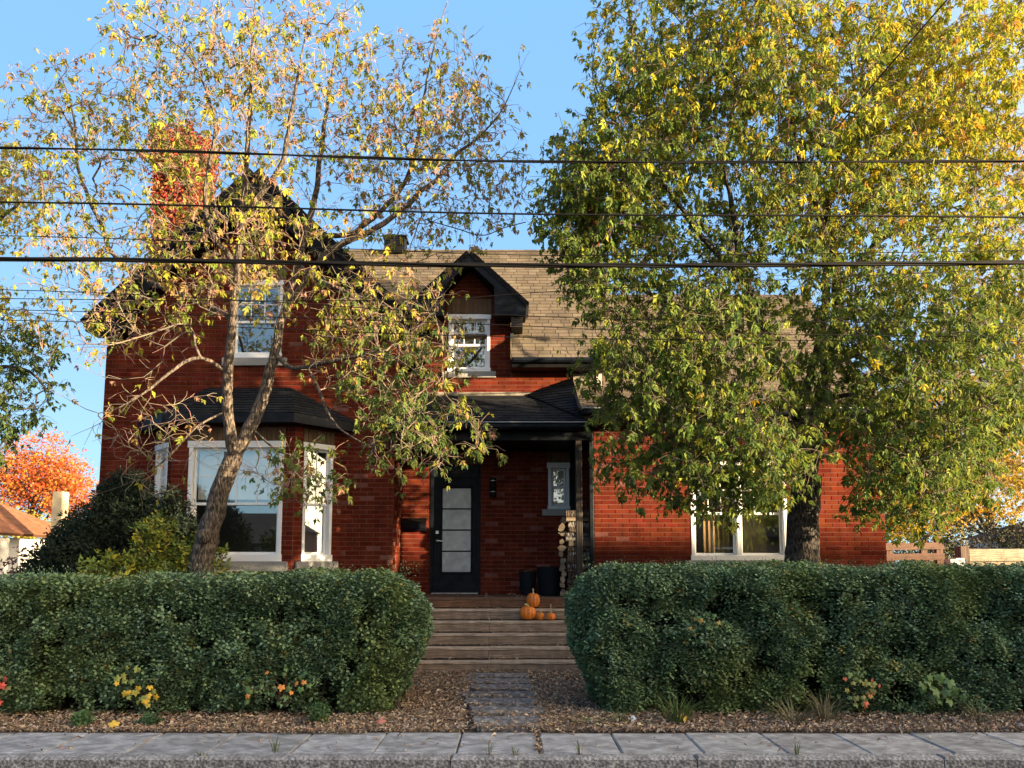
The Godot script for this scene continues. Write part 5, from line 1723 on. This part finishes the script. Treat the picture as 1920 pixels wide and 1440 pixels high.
	for i in int((xb - xa) * 70):
		var x := rr(xa + 0.15, xb - 0.15)
		var top := lerpf(top_a, top_b, (x - xa) / (xb - xa))
		sw.append(Transform3D(Basis(Vector3.UP, rr(0, TAU)).scaled(Vector3(0.7, rr(1.0, 3.0), 0.7)), Vector3(x, top + rr(-0.02, 0.05) + 0.06 * f.get_noise_2d(x * 2.0, 0.0), rr(z0 + 0.15, z1 - 0.1))))
		sc.push_back(pick(greens))
	many("shoots", sprig_mesh(7, 0.024, 0.085, 0.34, sd + 6), M.hedge_leaf, sw, sc, h)
	return h

func seedling(label: String, c: Vector3, spread: Vector3, n: int, cols: Array, size: float) -> void:
	var s := thing("maple_seedling", label, "seedling", Vector3(c.x, 0, c.z), "young maples growing through the hedges")
	var st := MB.new()
	var leafm := maple_leaf_mesh()
	M["maple_leaf"] = leafm
	for i in n:
		var p := c + Vector3(rr(-1, 1), rr(-1, 1), rr(-0.3, 1)) * spread
		st.tube(PackedVector3Array([Vector3(c.x, c.y - spread.y, c.z - 0.15), Vector3(lerpf(c.x, p.x, 0.5), lerpf(c.y, p.y, 0.3), c.z - 0.1), p + Vector3(0, 0.02, -0.01)]), PackedFloat32Array([0.003, 0.002, 0.0015]), 3, Color(0.16, 0.08, 0.05), false)
		var l := MeshInstance3D.new()
		l.name = "leaf"
		l.mesh = leafm
		var key := "seed_%d" % (i % cols.size()) + str(cols[i % cols.size()])
		if not M.has(key):
			var m := mat(key, (cols[i % cols.size()] as Color).linear_to_srgb(), 0.6, [], Vector3.ONE, 0.0, false)
			m.backlight_enabled = true
			m.backlight = Color(0.4, 0.4, 0.4)
		l.material_override = M[key]
		s.add_child(l, true)
		l.transform = Transform3D((Basis(Vector3.UP, rr(-0.7, 0.7)) * Basis(Vector3.RIGHT, rr(-0.9, 0.1)) * Basis(Vector3.BACK, PI + rr(-0.6, 0.6))).scaled(Vector3.ONE * size * rr(0.75, 1.2)), p - s.position)
	put("stem", st.mesh(), M.twig, s)

func hedges() -> void:
	hedge("left clipped green hedge under the bare grey tree", -8.6, -0.93, 1.0, 1.3, 1.42, 0.32, 101)
	hedge("right clipped green hedge with a ragged leggy foot", 0.64, 8.8, -1.0, 1.5, 1.48, 0.3, 202)
	var yellow := [Color(0.5, 0.34, 0.03), Color(0.28, 0.27, 0.04), Color(0.16, 0.2, 0.04)]
	var red := [Color(0.45, 0.06, 0.04), Color(0.4, 0.13, 0.05), Color(0.15, 0.14, 0.04)]
	var green := [Color(0.05, 0.12, 0.03), Color(0.08, 0.14, 0.035), Color(0.2, 0.19, 0.04)]
	seedling("yellow maple seedling in the left hedge's lower middle", Vector3(-3.83, 0.33, -8.0), Vector3(0.2, 0.2, 0.06), 28, yellow, 0.62)
	seedling("red maple seedling at the left end of the left hedge", Vector3(-5.3, 0.4, -8.0), Vector3(0.2, 0.3, 0.06), 30, red, 0.651)
	seedling("green and orange maple seedling near the left hedge's path end", Vector3(-2.35, 0.3, -8.0), Vector3(0.35, 0.22, 0.06), 26, [green[0], green[1], Color(0.5, 0.2, 0.03), green[1]], 0.62)
	seedling("red-flecked maple seedling low in the right hedge", Vector3(3.55, 0.3, -7.98), Vector3(0.17, 0.18, 0.06), 28, [green[1], green[2], Color(0.45, 0.1, 0.05), green[2]], 0.558)
	seedling("dark large-leaved maple seedling in the right hedge's middle", Vector3(4.35, 0.3, -7.99), Vector3(0.22, 0.15, 0.06), 16, [green[0]], 0.93)
	seedling("ochre maple seedling high in the right hedge near the path", Vector3(2.0, 0.92, -8.0), Vector3(0.2, 0.15, 0.05), 18, [Color(0.3, 0.2, 0.04), green[1], green[0]], 0.496)
	var k := 0
	for q in [[-4.1, -7.55, 0.16, 0.09, Color(0.06, 0.12, 0.05), "bushy round green weed below the yellow seedling"], [-3.5, -7.62, 0.1, 0.1, Color(0.05, 0.1, 0.05), "small dark green weed right of the yellow seedling"], [-1.9, -7.75, 0.2, 0.12, Color(0.07, 0.13, 0.05), "pale green weed under the left hedge near the path"]]:
		var w := thing("weed", q[5], "weed", Vector3(q[0], 0, q[1]))
		var where := []
		var cols := PackedColorArray()
		for p in blob_points(90, Vector3(q[0], q[2] * 0.5, q[1]), Vector3(q[3], q[2] * 0.5, q[3]), 0.5):
			where.append(hang(p, rr(0.8, 1.3), 0.8))
			cols.push_back(pick([q[4]]))
		many("leaves", sprig_mesh(6, 0.03, 0.05, 0.4, 77 + k), M.hedge_leaf, where, cols, w)
		k += 1
	for q in [[1.05, -7.7, 40, 0.16, 0.2, "short green grass tuft left of the white paper scrap"], [1.62, -7.75, 110, 0.3, 0.35, "tallest green grass clump behind the white paper scrap"], [2.75, -7.7, 70, 0.24, 0.35, "dry pale grass clump under the right hedge's middle"], [3.1, -7.8, 60, 0.34, 0.3, "long straw grass clump left of the red-flecked seedling"], [4.6, -7.75, 40, 0.22, 0.25, "thin grass clump right of the red-flecked seedling"], [0.75, -7.62, 40, 0.1, 0.25, "low green grass patch right of the slab path"]]:
		var c := Color(0.08, 0.12, 0.04) if q[5].contains("green") else Color(0.16, 0.14, 0.08)
		var g := solo("grass_tuft", blade_tuft(q[2], q[3], q[4], c), M.hedge_leaf, q[5], "grass")
		g.position = Vector3(q[0], 0, q[1])
	for q in [[-1.98, -6.62, 0.2, "thin weed in the sidewalk joint left of the path"], [-0.19, -6.52, 0.22, "thin weed by the kerb straight below the path"], [0.56, -6.52, 0.2, "thin weed in the kerb joint right of the path"], [2.34, -6.52, 0.16, "spindly weed growing at the kerb before the right hedge"], [-2.55, -6.5, 0.07, "low sprawling weed on the kerb left of the path"], [0.03, -6.5, 0.1, "leafy weed on the kerb below the path"]]:
		var g := solo("kerb_weed", blade_tuft(8, q[2] * 0.9, 0.07, Color(0.1, 0.12, 0.05)), M.hedge_leaf, q[3], "weed")
		g.position = Vector3(q[0], -0.01, q[1])
	var paper := MB.new()
	for i in 4:
		for j in 3:
			var a := func(u: int, v: int) -> Vector3:
				return Vector3(1.14 + u * 0.02, 0.03 + 0.03 * sin(u * 1.9 + v) + v * 0.008, -7.72 - v * 0.02 + 0.006 * cos(u * 3.0))
			paper.quad(a.call(i, j), a.call(i + 1, j), a.call(i + 1, j + 1), a.call(i, j + 1), Vector3.UP, Color(0.75, 0.76, 0.8))
	solo("paper_scrap", paper.mesh(true), M.cloth, "crumpled white paper scrap in the grass by the right hedge", "litter")

func leafy_shrub(called: String, label: String, lumps: Array, n: int, lm: Mesh, cols: Array, tilt: float, stem_c: Color) -> Node3D:
	var base: Vector3 = lumps[0][0]
	var s := thing(called, label, "shrub", Vector3(base.x, 0, base.z))
	var st := MB.new()
	var where := []
	var cc := PackedColorArray()
	for l in lumps:
		var c: Vector3 = l[0]
		var r: Vector3 = l[1]
		for p in blob_points(int(n * l[2]), c, r, 0.45):
			if p.y < 0.05:
				continue
			where.append(hang(p, rr(0.7, 1.3), tilt))
			cc.push_back(pick(cols))
			if rng.randf() < 0.06:
				var foot := Vector3(c.x + rr(-0.15, 0.15), 0, c.z + rr(-0.1, 0.1))
				st.tube(PackedVector3Array([foot, foot.lerp(p, 0.55) + Vector3(0, 0.12, 0), p]), PackedFloat32Array([0.012, 0.008, 0.003]), 4, stem_c, false)
	put("stems", st.mesh(), M.twig, s)
	many("foliage", lm, M.hedge_leaf, where, cc, s)
	return s

func shrubs() -> void:
	rng.seed = 55
	var needles := sprig_mesh(16, 0.075, 0.16, 0.16, 300)
	var yew := [Color(0.012, 0.022, 0.013), Color(0.016, 0.028, 0.017), Color(0.009, 0.017, 0.01)]
	leafy_shrub("yew", "tall dark yew against the left corner of the house", [[Vector3(-5.95, 1.2, -11.25), Vector3(0.78, 1.3, 0.6), 0.6], [Vector3(-5.75, 2.2, -11.4), Vector3(0.45, 0.75, 0.4), 0.25], [Vector3(-5.1, 1.5, -11.4), Vector3(0.5, 1.15, 0.45), 0.35]], 5200, needles, yew, 0.9, Color(0.05, 0.035, 0.025))
	leafy_shrub("yew", "lower spreading dark yew at far left behind the hedge", [[Vector3(-6.3, 0.95, -10.9), Vector3(0.62, 1.0, 0.55), 0.7], [Vector3(-6.1, 1.2, -10.8), Vector3(0.5, 1.05, 0.5), 0.3]], 4200, needles, yew, 0.9, Color(0.05, 0.035, 0.025))
	rng.seed = 56
	var lm := MB.new()
	for i in 4:
		var a := i * 1.6
		lm.leaf(Vector3(0, -0.02 * i, 0), Vector3(cos(a), 0.25, sin(a)), Vector3(-sin(a), 0.1, cos(a)), 0.075, 0.04, 0.15, Color.WHITE)
	leafy_shrub("yellowing_shrub", "light green shrub with yellowing leaves left of the leaning trunk", [[Vector3(-4.65, 1.1, -9.9), Vector3(0.6, 0.75, 0.35), 0.45], [Vector3(-4.62, 1.85, -10.0), Vector3(0.3, 0.42, 0.25), 0.17], [Vector3(-4.05, 1.5, -9.95), Vector3(0.4, 0.5, 0.3), 0.22], [Vector3(-5.1, 1.4, -9.8), Vector3(0.42, 0.36, 0.3), 0.16]], 1900, lm.mesh(true), [Color(0.14, 0.19, 0.035), Color(0.19, 0.23, 0.04), Color(0.11, 0.16, 0.035), Color(0.34, 0.31, 0.04)], 0.5, Color(0.12, 0.08, 0.05))
	leafy_shrub("purple_shrub", "thin purple-leaved shrub before the white bungalow", [[Vector3(-7.75, 1.1, -12.2), Vector3(0.4, 0.75, 0.3), 1.0]], 240, lm.mesh(true), [Color(0.09, 0.03, 0.04), Color(0.12, 0.05, 0.05), Color(0.3, 0.2, 0.2)], 0.6, Color(0.1, 0.05, 0.05))
	leafy_shrub("dark_bush", "dark leafy bush behind the pale plank wall", [[Vector3(12.2, 1.4, -20.5), Vector3(2.6, 1.5, 1.0), 0.7], [Vector3(14.5, 1.5, -21.0), Vector3(1.6, 1.5, 0.8), 0.3]], 2400, sprig_mesh(10, 0.07, 0.16, 0.3, 301), [Color(0.025, 0.035, 0.018), Color(0.04, 0.045, 0.025), Color(0.06, 0.05, 0.03)], 0.8, Color(0.06, 0.045, 0.035))

func dress(tree: Node3D, pl: Plant, bark: Color, twig: Color, twig_p: float, leaf_style: String, sd: int) -> void:
	# side twigs on the thin shoots, and the leaves that hang from them
	rng.seed = sd
	put("branches", branch_mesh(pl, bark), M.twig, tree, "stuff")
	var tw := MB.new()
	var where: Array = [[], [], []]
	var cols := [PackedColorArray(), PackedColorArray(), PackedColorArray()]
	for i in pl.pos.size():
		if pl.par[i] < 0 or pl.rad[i] > 0.013:
			continue
		var p := pl.pos[i]
		var d := (p - pl.pos[pl.par[i]]).normalized()
		if rng.randf() > twig_p:
			continue
		for rep in (2 if leaf_style == "ash" else 3):
			var out := (d + Vector3(rr(-1, 1), rr(-0.7, 0.9), rr(-1, 1)) * 0.9).normalized()
			var ln := rr(0.1, 0.3)
			var m := p + out * ln * 0.6 + Vector3(0, rr(-0.02, 0.03), 0)
			var e := m + (out + Vector3(rr(-0.6, 0.6), rr(-0.9, 0.3), rr(-0.6, 0.6))).normalized() * ln * 0.5
			var tc := Color(twig.r * rr(0.75, 1.2), twig.g * rr(0.75, 1.2), twig.b * rr(0.75, 1.2))
			tw.stick(p, m, 0.0034, 0.0028, 3, tc)
			tw.stick(m, e, 0.0028, 0.0018, 3, tc)
			for q in [m, e, e]:
				var chance := 0.5
				var pal := []
				if leaf_style == "ash":
					# thin yellowing crown; fuller and greener low on the right
					var low := smoothstep(5.2, 3.4, q.y) * smoothstep(-4.2, -2.0, q.x)
					chance = lerpf(0.44, 0.62, low)
					if q.y < 4.6 and q.x < -3.0:
						chance = 0.1
					pal = [Color(0.24, 0.24, 0.03), Color(0.31, 0.28, 0.035), Color(0.14, 0.19, 0.03), Color(0.19, 0.22, 0.035), Color(0.3, 0.2, 0.07)]
					if rng.randf() < low * 0.85:
						pal = [Color(0.06, 0.1, 0.028), Color(0.08, 0.125, 0.03), Color(0.12, 0.15, 0.035)]
					elif rng.randf() < 0.14:
						pal = [Color(0.3, 0.18, 0.12), Color(0.26, 0.14, 0.09)]
				elif leaf_style == "big":
					chance = 0.8
					var gold := clampf(smoothstep(4.8, 8.0, q.y) * 0.6 + smoothstep(2.0, 6.5, q.x) * smoothstep(3.5, 6.5, q.y) * 0.7 - 0.12 + rr(-0.12, 0.12), 0.0, 1.0)
					pal = [Color(0.095, 0.15, 0.028), Color(0.12, 0.17, 0.032), Color(0.085, 0.13, 0.035)]
					if rng.randf() < gold:
						pal = [Color(0.36, 0.33, 0.025), Color(0.31, 0.31, 0.028), Color(0.26, 0.29, 0.028), Color(0.22, 0.26, 0.03), Color(0.42, 0.34, 0.025)]
						if rng.randf() < 0.07:
							pal = [Color(0.42, 0.23, 0.03)]
					elif rng.randf() < 0.3:
						pal = [Color(0.18, 0.21, 0.03), Color(0.22, 0.24, 0.035)]
					if rng.randf() < 0.006:
						pal = [Color(0.5, 0.36, 0.03)]
				elif leaf_style == "gold":
					chance = 0.7
					pal = [Color(0.45, 0.34, 0.03), Color(0.38, 0.32, 0.03), Color(0.45, 0.25, 0.05), Color(0.2, 0.21, 0.03)]
				elif leaf_style == "edge":
					chance = 0.7
					pal = [Color(0.06, 0.1, 0.03), Color(0.08, 0.12, 0.03)] if q.y < 5.0 else [Color(0.34, 0.29, 0.04), Color(0.25, 0.24, 0.04)]
				if rng.randf() < chance:
					var kind := rng.randi() % 3
					where[kind].append(hang(q, rr(0.5, 0.9) if leaf_style == "ash" else rr(0.55, 1.0), 0.4))
					cols[kind].push_back(pick(pal))
	put("twigs", tw.mesh(), M.twig, tree, "stuff")
	var meshes := [compound_leaf(3, 901), compound_leaf(5, 902), compound_leaf(1, 903)]
	for k in 3:
		many("leaves", meshes[k], M.leaf, where[k], cols[k], tree)

func far_tree(label: String, at: Vector3, lumps: Array, n: int, cols: Array, leaf_s: float, sd: int, called := "background_tree") -> Node3D:
	rng.seed = sd
	var t := thing(called, label, "tree", at, "")
	var tr := MB.new()
	var top: Vector3 = lumps[0][0]
	tr.tube(PackedVector3Array([at + Vector3(0, -0.1, 0), at.lerp(top, 0.3) + Vector3(0.1, 0, 0), at.lerp(top, 0.7), top]), PackedFloat32Array([0.2, 0.16, 0.1, 0.03]), 8, Color(0.11, 0.08, 0.06))
	for l in lumps:
		for i in 7:
			var e: Vector3 = l[0] + Vector3(rr(-1, 1), rr(-0.6, 1), rr(-1, 1)) * l[1] * 0.8
			var s := at.lerp(top, rr(0.35, 0.9))
			tr.tube(PackedVector3Array([s, s.lerp(e, 0.5) + Vector3(0, 0.2, 0), e]), PackedFloat32Array([0.06, 0.035, 0.01]), 5, Color(0.1, 0.075, 0.055), false)
	put("trunk", tr.mesh(), M.bark, t)
	var where := []
	var cc := PackedColorArray()
	for l in lumps:
		var k := int(n * l[2])
		# leaves gather in small clumps with gaps between
		var clumps := blob_points(maxi(8, k / 22), l[0], l[1], 0.4)
		for i in k:
			var c := clumps[rng.randi() % clumps.size()]
			var p := c + Vector3(rng.randfn(), rng.randfn() * 0.7, rng.randfn()) * leaf_s * 2.2
			where.append(hang(p, leaf_s / 0.1 * rr(0.7, 1.3), 0.8))
			cc.push_back(pick(cols))
	many("crown", compound_leaf(3, sd + 1), M.leaf, where, cc, t)
	return t

func trees() -> void:
	rng.seed = 71
	var ash := thing("thin_tree", "leaning grey tree with sparse yellow leaves before the left gable", "tree", Vector3(-4.0, 0, -9.8))
	var bark := Color(0.165, 0.132, 0.102)
	limb_meshes(ASH_LIMBS, M.bark, ash, bark)
	rng.seed = 72
	var pl := grow(ASH_LIMBS, ASH_CROWN, 0.16, 0.35)
	dress(ash, pl, Color(0.14, 0.11, 0.085), Color(0.23, 0.17, 0.13), 0.72, "ash", 73)
	var knot := MB.new()
	knot.lathe([Vector2(0, -0.05), Vector2(0.09, -0.03), Vector2(0.1, 0.02), Vector2(0.05, 0.07), Vector2(0, 0.08)], 10, Transform3D(Basis(Vector3.RIGHT, 1.3), Vector3(-3.86, 1.9, -9.66)), bark)
	put("knot", knot.mesh(), M.bark, ash)
	rng.seed = 81
	var big := thing("full_tree", "large full green and gold tree before the right wing", "tree", Vector3(3.9, 0, -10.3))
	limb_meshes(BIG_LIMBS, M.bark, big, Color(0.1, 0.085, 0.07))
	rng.seed = 82
	pl = grow(BIG_LIMBS, BIG_CROWN, 0.17, 0.1)
	dress(big, pl, Color(0.1, 0.08, 0.06), Color(0.15, 0.115, 0.08), 0.85, "big", 83)
	# trees that stand mostly outside the frame
	rng.seed = 91
	var L := [[[Vector3(-9.3, 0, -11.3), Vector3(-9.2, 2.5, -11.3), Vector3(-9.0, 4.5, -11.2), Vector3(-8.7, 7.5, -11.2)], [0.16, 0.13, 0.1, 0.03]], [[Vector3(-9.1, 3.6, -11.2), Vector3(-8.2, 4.3, -11.1), Vector3(-7.2, 4.4, -11.0), Vector3(-6.8, 4.1, -11.0)], [0.06, 0.045, 0.025, 0.01]], [[Vector3(-9.0, 4.8, -11.2), Vector3(-8.2, 6.2, -11.1), Vector3(-7.4, 7.0, -11.1)], [0.06, 0.04, 0.012]]]
	var edge := thing("edge_tree", "half-hidden tree reaching in at the left edge, dark below and yellow above", "tree", Vector3(-9.3, 0, -11.3))
	limb_meshes(L, M.bark, edge, Color(0.12, 0.1, 0.08))
	pl = grow(L, [[Vector3(-7.6, 4.5, -11.0), Vector3(0.95, 1.1, 0.9), 190], [Vector3(-7.75, 3.5, -11.0), Vector3(0.55, 0.8, 0.6), 60], [Vector3(-8.0, 7.2, -11.1), Vector3(0.95, 1.0, 0.8), 130]], 0.16, 0.0)
	dress(edge, pl, Color(0.1, 0.08, 0.06), Color(0.12, 0.1, 0.07), 0.8, "edge", 92)
	rng.seed = 95
	var R := [[[Vector3(14.2, 0, -17.5), Vector3(14.1, 2.6, -17.5), Vector3(13.9, 5.0, -17.5), Vector3(13.4, 11.0, -17.3)], [0.2, 0.17, 0.13, 0.03]], [[Vector3(14.1, 5.9, -17.5), Vector3(12.3, 5.3, -17.4), Vector3(11.0, 4.85, -17.3), Vector3(9.7, 4.1, -17.2)], [0.08, 0.07, 0.055, 0.02]], [[Vector3(14.0, 6.0, -17.5), Vector3(12.6, 8.2, -17.2), Vector3(11.4, 10.6, -17.0)], [0.08, 0.055, 0.015]]]
	var gold := thing("golden_tree", "golden yellow tree reaching in at the right edge with one dark limb", "tree", Vector3(14.2, 0, -17.5))
	limb_meshes(R, M.bark, gold, Color(0.07, 0.055, 0.045))
	pl = grow(R, [[Vector3(11.7, 5.9, -17.4), Vector3(1.9, 2.2, 1.3), 380], [Vector3(12.4, 10.6, -17.2), Vector3(2.0, 2.6, 1.4), 380], [Vector3(11.6, 3.5, -17.3), Vector3(1.6, 0.9, 1.0), 130]], 0.17, 0.0)
	dress(gold, pl, Color(0.1, 0.08, 0.06), Color(0.25, 0.18, 0.1), 0.85, "gold", 96)
	far_tree("fiery orange-red maple behind the bungalow's chimney", Vector3(-25.5, 0, -40), [[Vector3(-24.8, 6.3, -40), Vector3(2.2, 2.2, 1.6), 0.5], [Vector3(-22.9, 5.4, -39.5), Vector3(1.5, 1.6, 1.2), 0.25], [Vector3(-26.6, 5.2, -39.5), Vector3(1.8, 2.0, 1.2), 0.25]], 13000, [Color(0.5, 0.08, 0.03), Color(0.5, 0.12, 0.035), Color(0.48, 0.17, 0.04), Color(0.42, 0.24, 0.04)], 0.11, 401)
	far_tree("yellow-green tree behind the white bungalow at the left edge", Vector3(-28.0, 0, -43), [[Vector3(-28.0, 3.9, -38.5), Vector3(2.6, 1.7, 1.2), 0.7], [Vector3(-24.5, 3.3, -38.3), Vector3(1.7, 0.9, 1.0), 0.3]], 4200, [Color(0.35, 0.3, 0.04), Color(0.22, 0.25, 0.04), Color(0.4, 0.25, 0.05)], 0.13, 411)
	far_tree("tall golden tree behind the plank wall at the right", Vector3(17.0, 0, -27), [[Vector3(16.5, 6.0, -27), Vector3(2.6, 3.2, 1.8), 0.6], [Vector3(14.2, 4.6, -26.5), Vector3(1.9, 2.2, 1.5), 0.4]], 12000, [Color(0.5, 0.36, 0.03), Color(0.4, 0.33, 0.03), Color(0.5, 0.26, 0.04)], 0.12, 421)
	far_tree("yellow-green tree behind the brown gate beside the house", Vector3(11.5, 0, -29), [[Vector3(11.5, 4.5, -29), Vector3(2.4, 2.9, 1.5), 0.6], [Vector3(14.5, 3.4, -28.5), Vector3(3.2, 2.2, 1.3), 0.4]], 15000, [Color(0.3, 0.28, 0.04), Color(0.2, 0.22, 0.04), Color(0.42, 0.3, 0.04)], 0.12, 431)

func cable(label: String, pts: Array, r: float, strands: int) -> void:
	# a wire through the given points; several strands are wound about each other
	var p := []
	for i in pts.size() - 1:
		var k := 14
		for j in range(0 if i == 0 else 1, k + 1):
			p.append((pts[i] as Vector3).cubic_interpolate(pts[i + 1], pts[maxi(i - 1, 0)], pts[mini(i + 2, pts.size() - 1)], float(j) / k))
	var mb := MB.new()
	for s in strands:
		var q := PackedVector3Array()
		var rs := PackedFloat32Array()
		for i in p.size():
			var a := TAU * s / strands + i * 0.55
			q.push_back(p[i] + (Vector3(0, cos(a), sin(a)) * r * 0.9 if strands > 1 else Vector3.ZERO))
			rs.push_back(r)
		mb.tube(q, rs, 6, Color.WHITE)
	solo("utility_cable", mb.mesh(), M.rubber, label, "cable", "overhead cables across the front")

func cables() -> void:
	var c := func(v0: float, v1: float, v2: float, z: float) -> Array:
		return [Vector3(-14, v0, z), Vector3(-5.3, v0 * 0.72 + v1 * 0.28, z), Vector3(0, v1, z), Vector3(5.3, v1 * 0.8 + v2 * 0.2, z), Vector3(14, v2, z)]
	cable("uppermost doubled black cable across the treetops", c.call(6.15, 5.94, 5.94, -8.0), 0.009, 2)
	cable("single thin cable, second from the top", c.call(5.52, 5.34, 5.16, -8.0), 0.011, 1)
	cable("thick twisted cable bundle, lowest of the heavy ones", c.call(4.857, 4.76, 4.9, -8.0), 0.0155, 3)
	cable("thin wire just above the roof ridge", [Vector3(-14, 5.35, -8.3), Vector3(-5.5, 5.22, -8.3), Vector3(-1.8, 5.07, -8.3), Vector3(2.0, 5.0, -8.3), Vector3(14, 5.2, -8.3)], 0.005, 1)
	cable("thin wire rising to the right past the dormer's gable", [Vector3(-14, 4.7, -8.4), Vector3(-5.6, 4.53, -8.4), Vector3(-1.0, 4.52, -8.4), Vector3(1.3, 4.66, -8.4), Vector3(14, 5.3, -8.4)], 0.005, 1)
	cable("thin wire passing the dormer's brick gable", [Vector3(-14, 4.75, -8.4), Vector3(-5.6, 4.63, -8.4), Vector3(-0.5, 4.36, -8.4), Vector3(3, 4.27, -8.4), Vector3(14, 4.2, -8.4)], 0.005, 1)
	cable("thin wire passing the head of the dormer window", [Vector3(-14, 4.55, -8.4), Vector3(-5.6, 4.4, -8.4), Vector3(-0.5, 4.24, -8.4), Vector3(3, 4.12, -8.4), Vector3(14, 4.0, -8.4)], 0.005, 1)
	cable("lowest thin wire, crossing the dormer window", [Vector3(-14, 4.4, -8.4), Vector3(-5.6, 4.28, -8.4), Vector3(-0.5, 4.1, -8.4), Vector3(3, 4.05, -8.4), Vector3(14, 4.0, -8.4)], 0.005, 1)
	cable("black service wire slanting down through the right tree", [Vector3(6.6, 9.6, -6.0), Vector3(4.3, 7.2, -8.2), Vector3(2.9, 5.6, -9.9), Vector3(1.75, 4.75, -13.9)], 0.009, 1)
	cable("slack loop of cable hanging between the two trees", [Vector3(-0.95, 5.3, -8.05), Vector3(-0.62, 5.2, -8.05), Vector3(-0.32, 5.12, -8.05), Vector3(-0.1, 5.2, -8.05), Vector3(0.15, 5.27, -8.05)], 0.006, 1)

func litter() -> void:
	rng.seed = 500
	var lm := MB.new()
	lm.leaf(Vector3(0, 0, -0.022), Vector3(0.1, 0.12, 1), Vector3(1, 0.1, 0), 0.04, 0.017, 0.4, Color.WHITE)
	var lf := lm.mesh(true)
	var where := []
	var cols := PackedColorArray()
	var tans := [Color(0.33, 0.25, 0.18), Color(0.38, 0.3, 0.22), Color(0.23, 0.165, 0.115), Color(0.15, 0.1, 0.07), Color(0.44, 0.37, 0.29), Color(0.28, 0.18, 0.125), Color(0.2, 0.16, 0.12)]
	var drop := func(p: Vector3) -> void:
		var b := Basis(Vector3.UP, rr(0, TAU)) * Basis(Vector3.RIGHT, rr(-0.5, 0.5)) * Basis(Vector3.BACK, rr(-0.7, 0.7))
		where.append(Transform3D(b.scaled(Vector3.ONE * (0.55 + 1.3 * pow(rng.randf(), 2.2))), p))
		cols.push_back(pick(tans))
	var f := FastNoiseLite.new()
	f.frequency = 1.3
	for i in 24000:
		# between the hedges, thinner on the slabs
		var z := rr(-11.25, -7.36)
		var x := rr(-1.75, 1.5)
		var on_path: bool = x > -0.5 and x < 0.24
		if on_path:
			var gap := true
			for q in SLABS:
				gap = gap and (-z > q[0] + 0.02 or -z < q[1] - 0.02)
			if not gap and (rng.randf() < 0.93 or f.get_noise_2d(x * 0.5, z * 4.0) < 0.0):
				continue
		if rng.randf() < 0.35 + 0.5 * f.get_noise_2d(x, z):
			continue
		drop.call(Vector3(x, rr(0.01, 0.045) + (0.015 if on_path else 0.0), z))
	for i in 23000:
		# along the foot of the hedges; a ragged drift over the pavement's edge
		var x := rr(-7.6, 7.8)
		var lip := -7.34 + 0.05 * f.get_noise_2d(x * 1.5, 3.0) + (0.07 if absf(x + 1.75) < 0.4 else 0.0)
		var z := lip - pow(rng.randf(), 1.6) * 0.9
		if x > -0.45 and x < 0.28 and rng.randf() < 0.85:
			continue
		drop.call(Vector3(x, rr(0.005, 0.04), z))
	for i in 260:
		var x := rr(-7, 7)
		drop.call(Vector3(x, 0.012, rr(-7.34, -6.62)))
	for i in 2600:
		# gutter
		var x := rr(-6.5, 6.5)
		if f.get_noise_2d(x * 0.6, 40.0) < -0.12 and rng.randf() < 0.7:
			continue
		drop.call(Vector3(x, rr(-0.125, -0.085), -6.4 + rr(0.0, 0.28)))
	for i in 900:
		# blown to the back of the treads, more on the lower ones
		var k := rng.randi() % 5
		if rng.randf() > 0.3 + k * 0.18:
			continue
		drop.call(Vector3(rr(-1.9, 1.05), 0.845 - k * 0.168 + rr(0, 0.02), -12.56 + k * 0.28 + pow(rng.randf(), 2.0) * 0.16))
	for i in 120:
		drop.call(Vector3(rr(-1.9, 1.2), 1.016, rr(-13.9, -12.62)))
	for i in 90:
		drop.call(Vector3(rr(-7, -1.2), 1.38 + rr(0, 0.04), rr(-9.0, -8.1)))
		drop.call(Vector3(rr(0.9, 7.5), 1.5 + rr(0, 0.04), rr(-9.0, -8.1)))
	for i in 160:
		drop.call(Vector3(0.22 + 0.03 * rr(-1, 1) + 0.0, rr(-0.03, 0.01), rr(-7.34, -6.6)))
	var o := many("fallen_leaves", lf, M.litter_leaf, where, cols)
	tag(o, "dry brown fallen leaves strewn over the yard, steps and gutter", "leaves")
	# a few large leaves one can tell apart
	var big := maple_leaf_mesh()
	for q in [["yellow maple leaf on the litter left of the weed", Vector3(-3.78, 0.04, -7.5), Color(0.5, 0.35, 0.05)], ["pink maple leaf lying before the left hedge's path end", Vector3(-1.28, 0.04, -7.62), Color(0.45, 0.16, 0.12)], ["yellow maple leaf upright in the litter under the right hedge", Vector3(1.65, 0.07, -7.66), Color(0.5, 0.32, 0.04)]]:
		var m := mat("fallen_" + str(q[2]), (q[2] as Color).linear_to_srgb(), 0.7, [], Vector3.ONE, 0.0, false)
		var l := solo("maple_leaf", big, m, q[0], "leaf")
		l.transform = Transform3D(Basis(Vector3.UP, rr(0, 6)) * Basis(Vector3.RIGHT, -0.9), q[1])
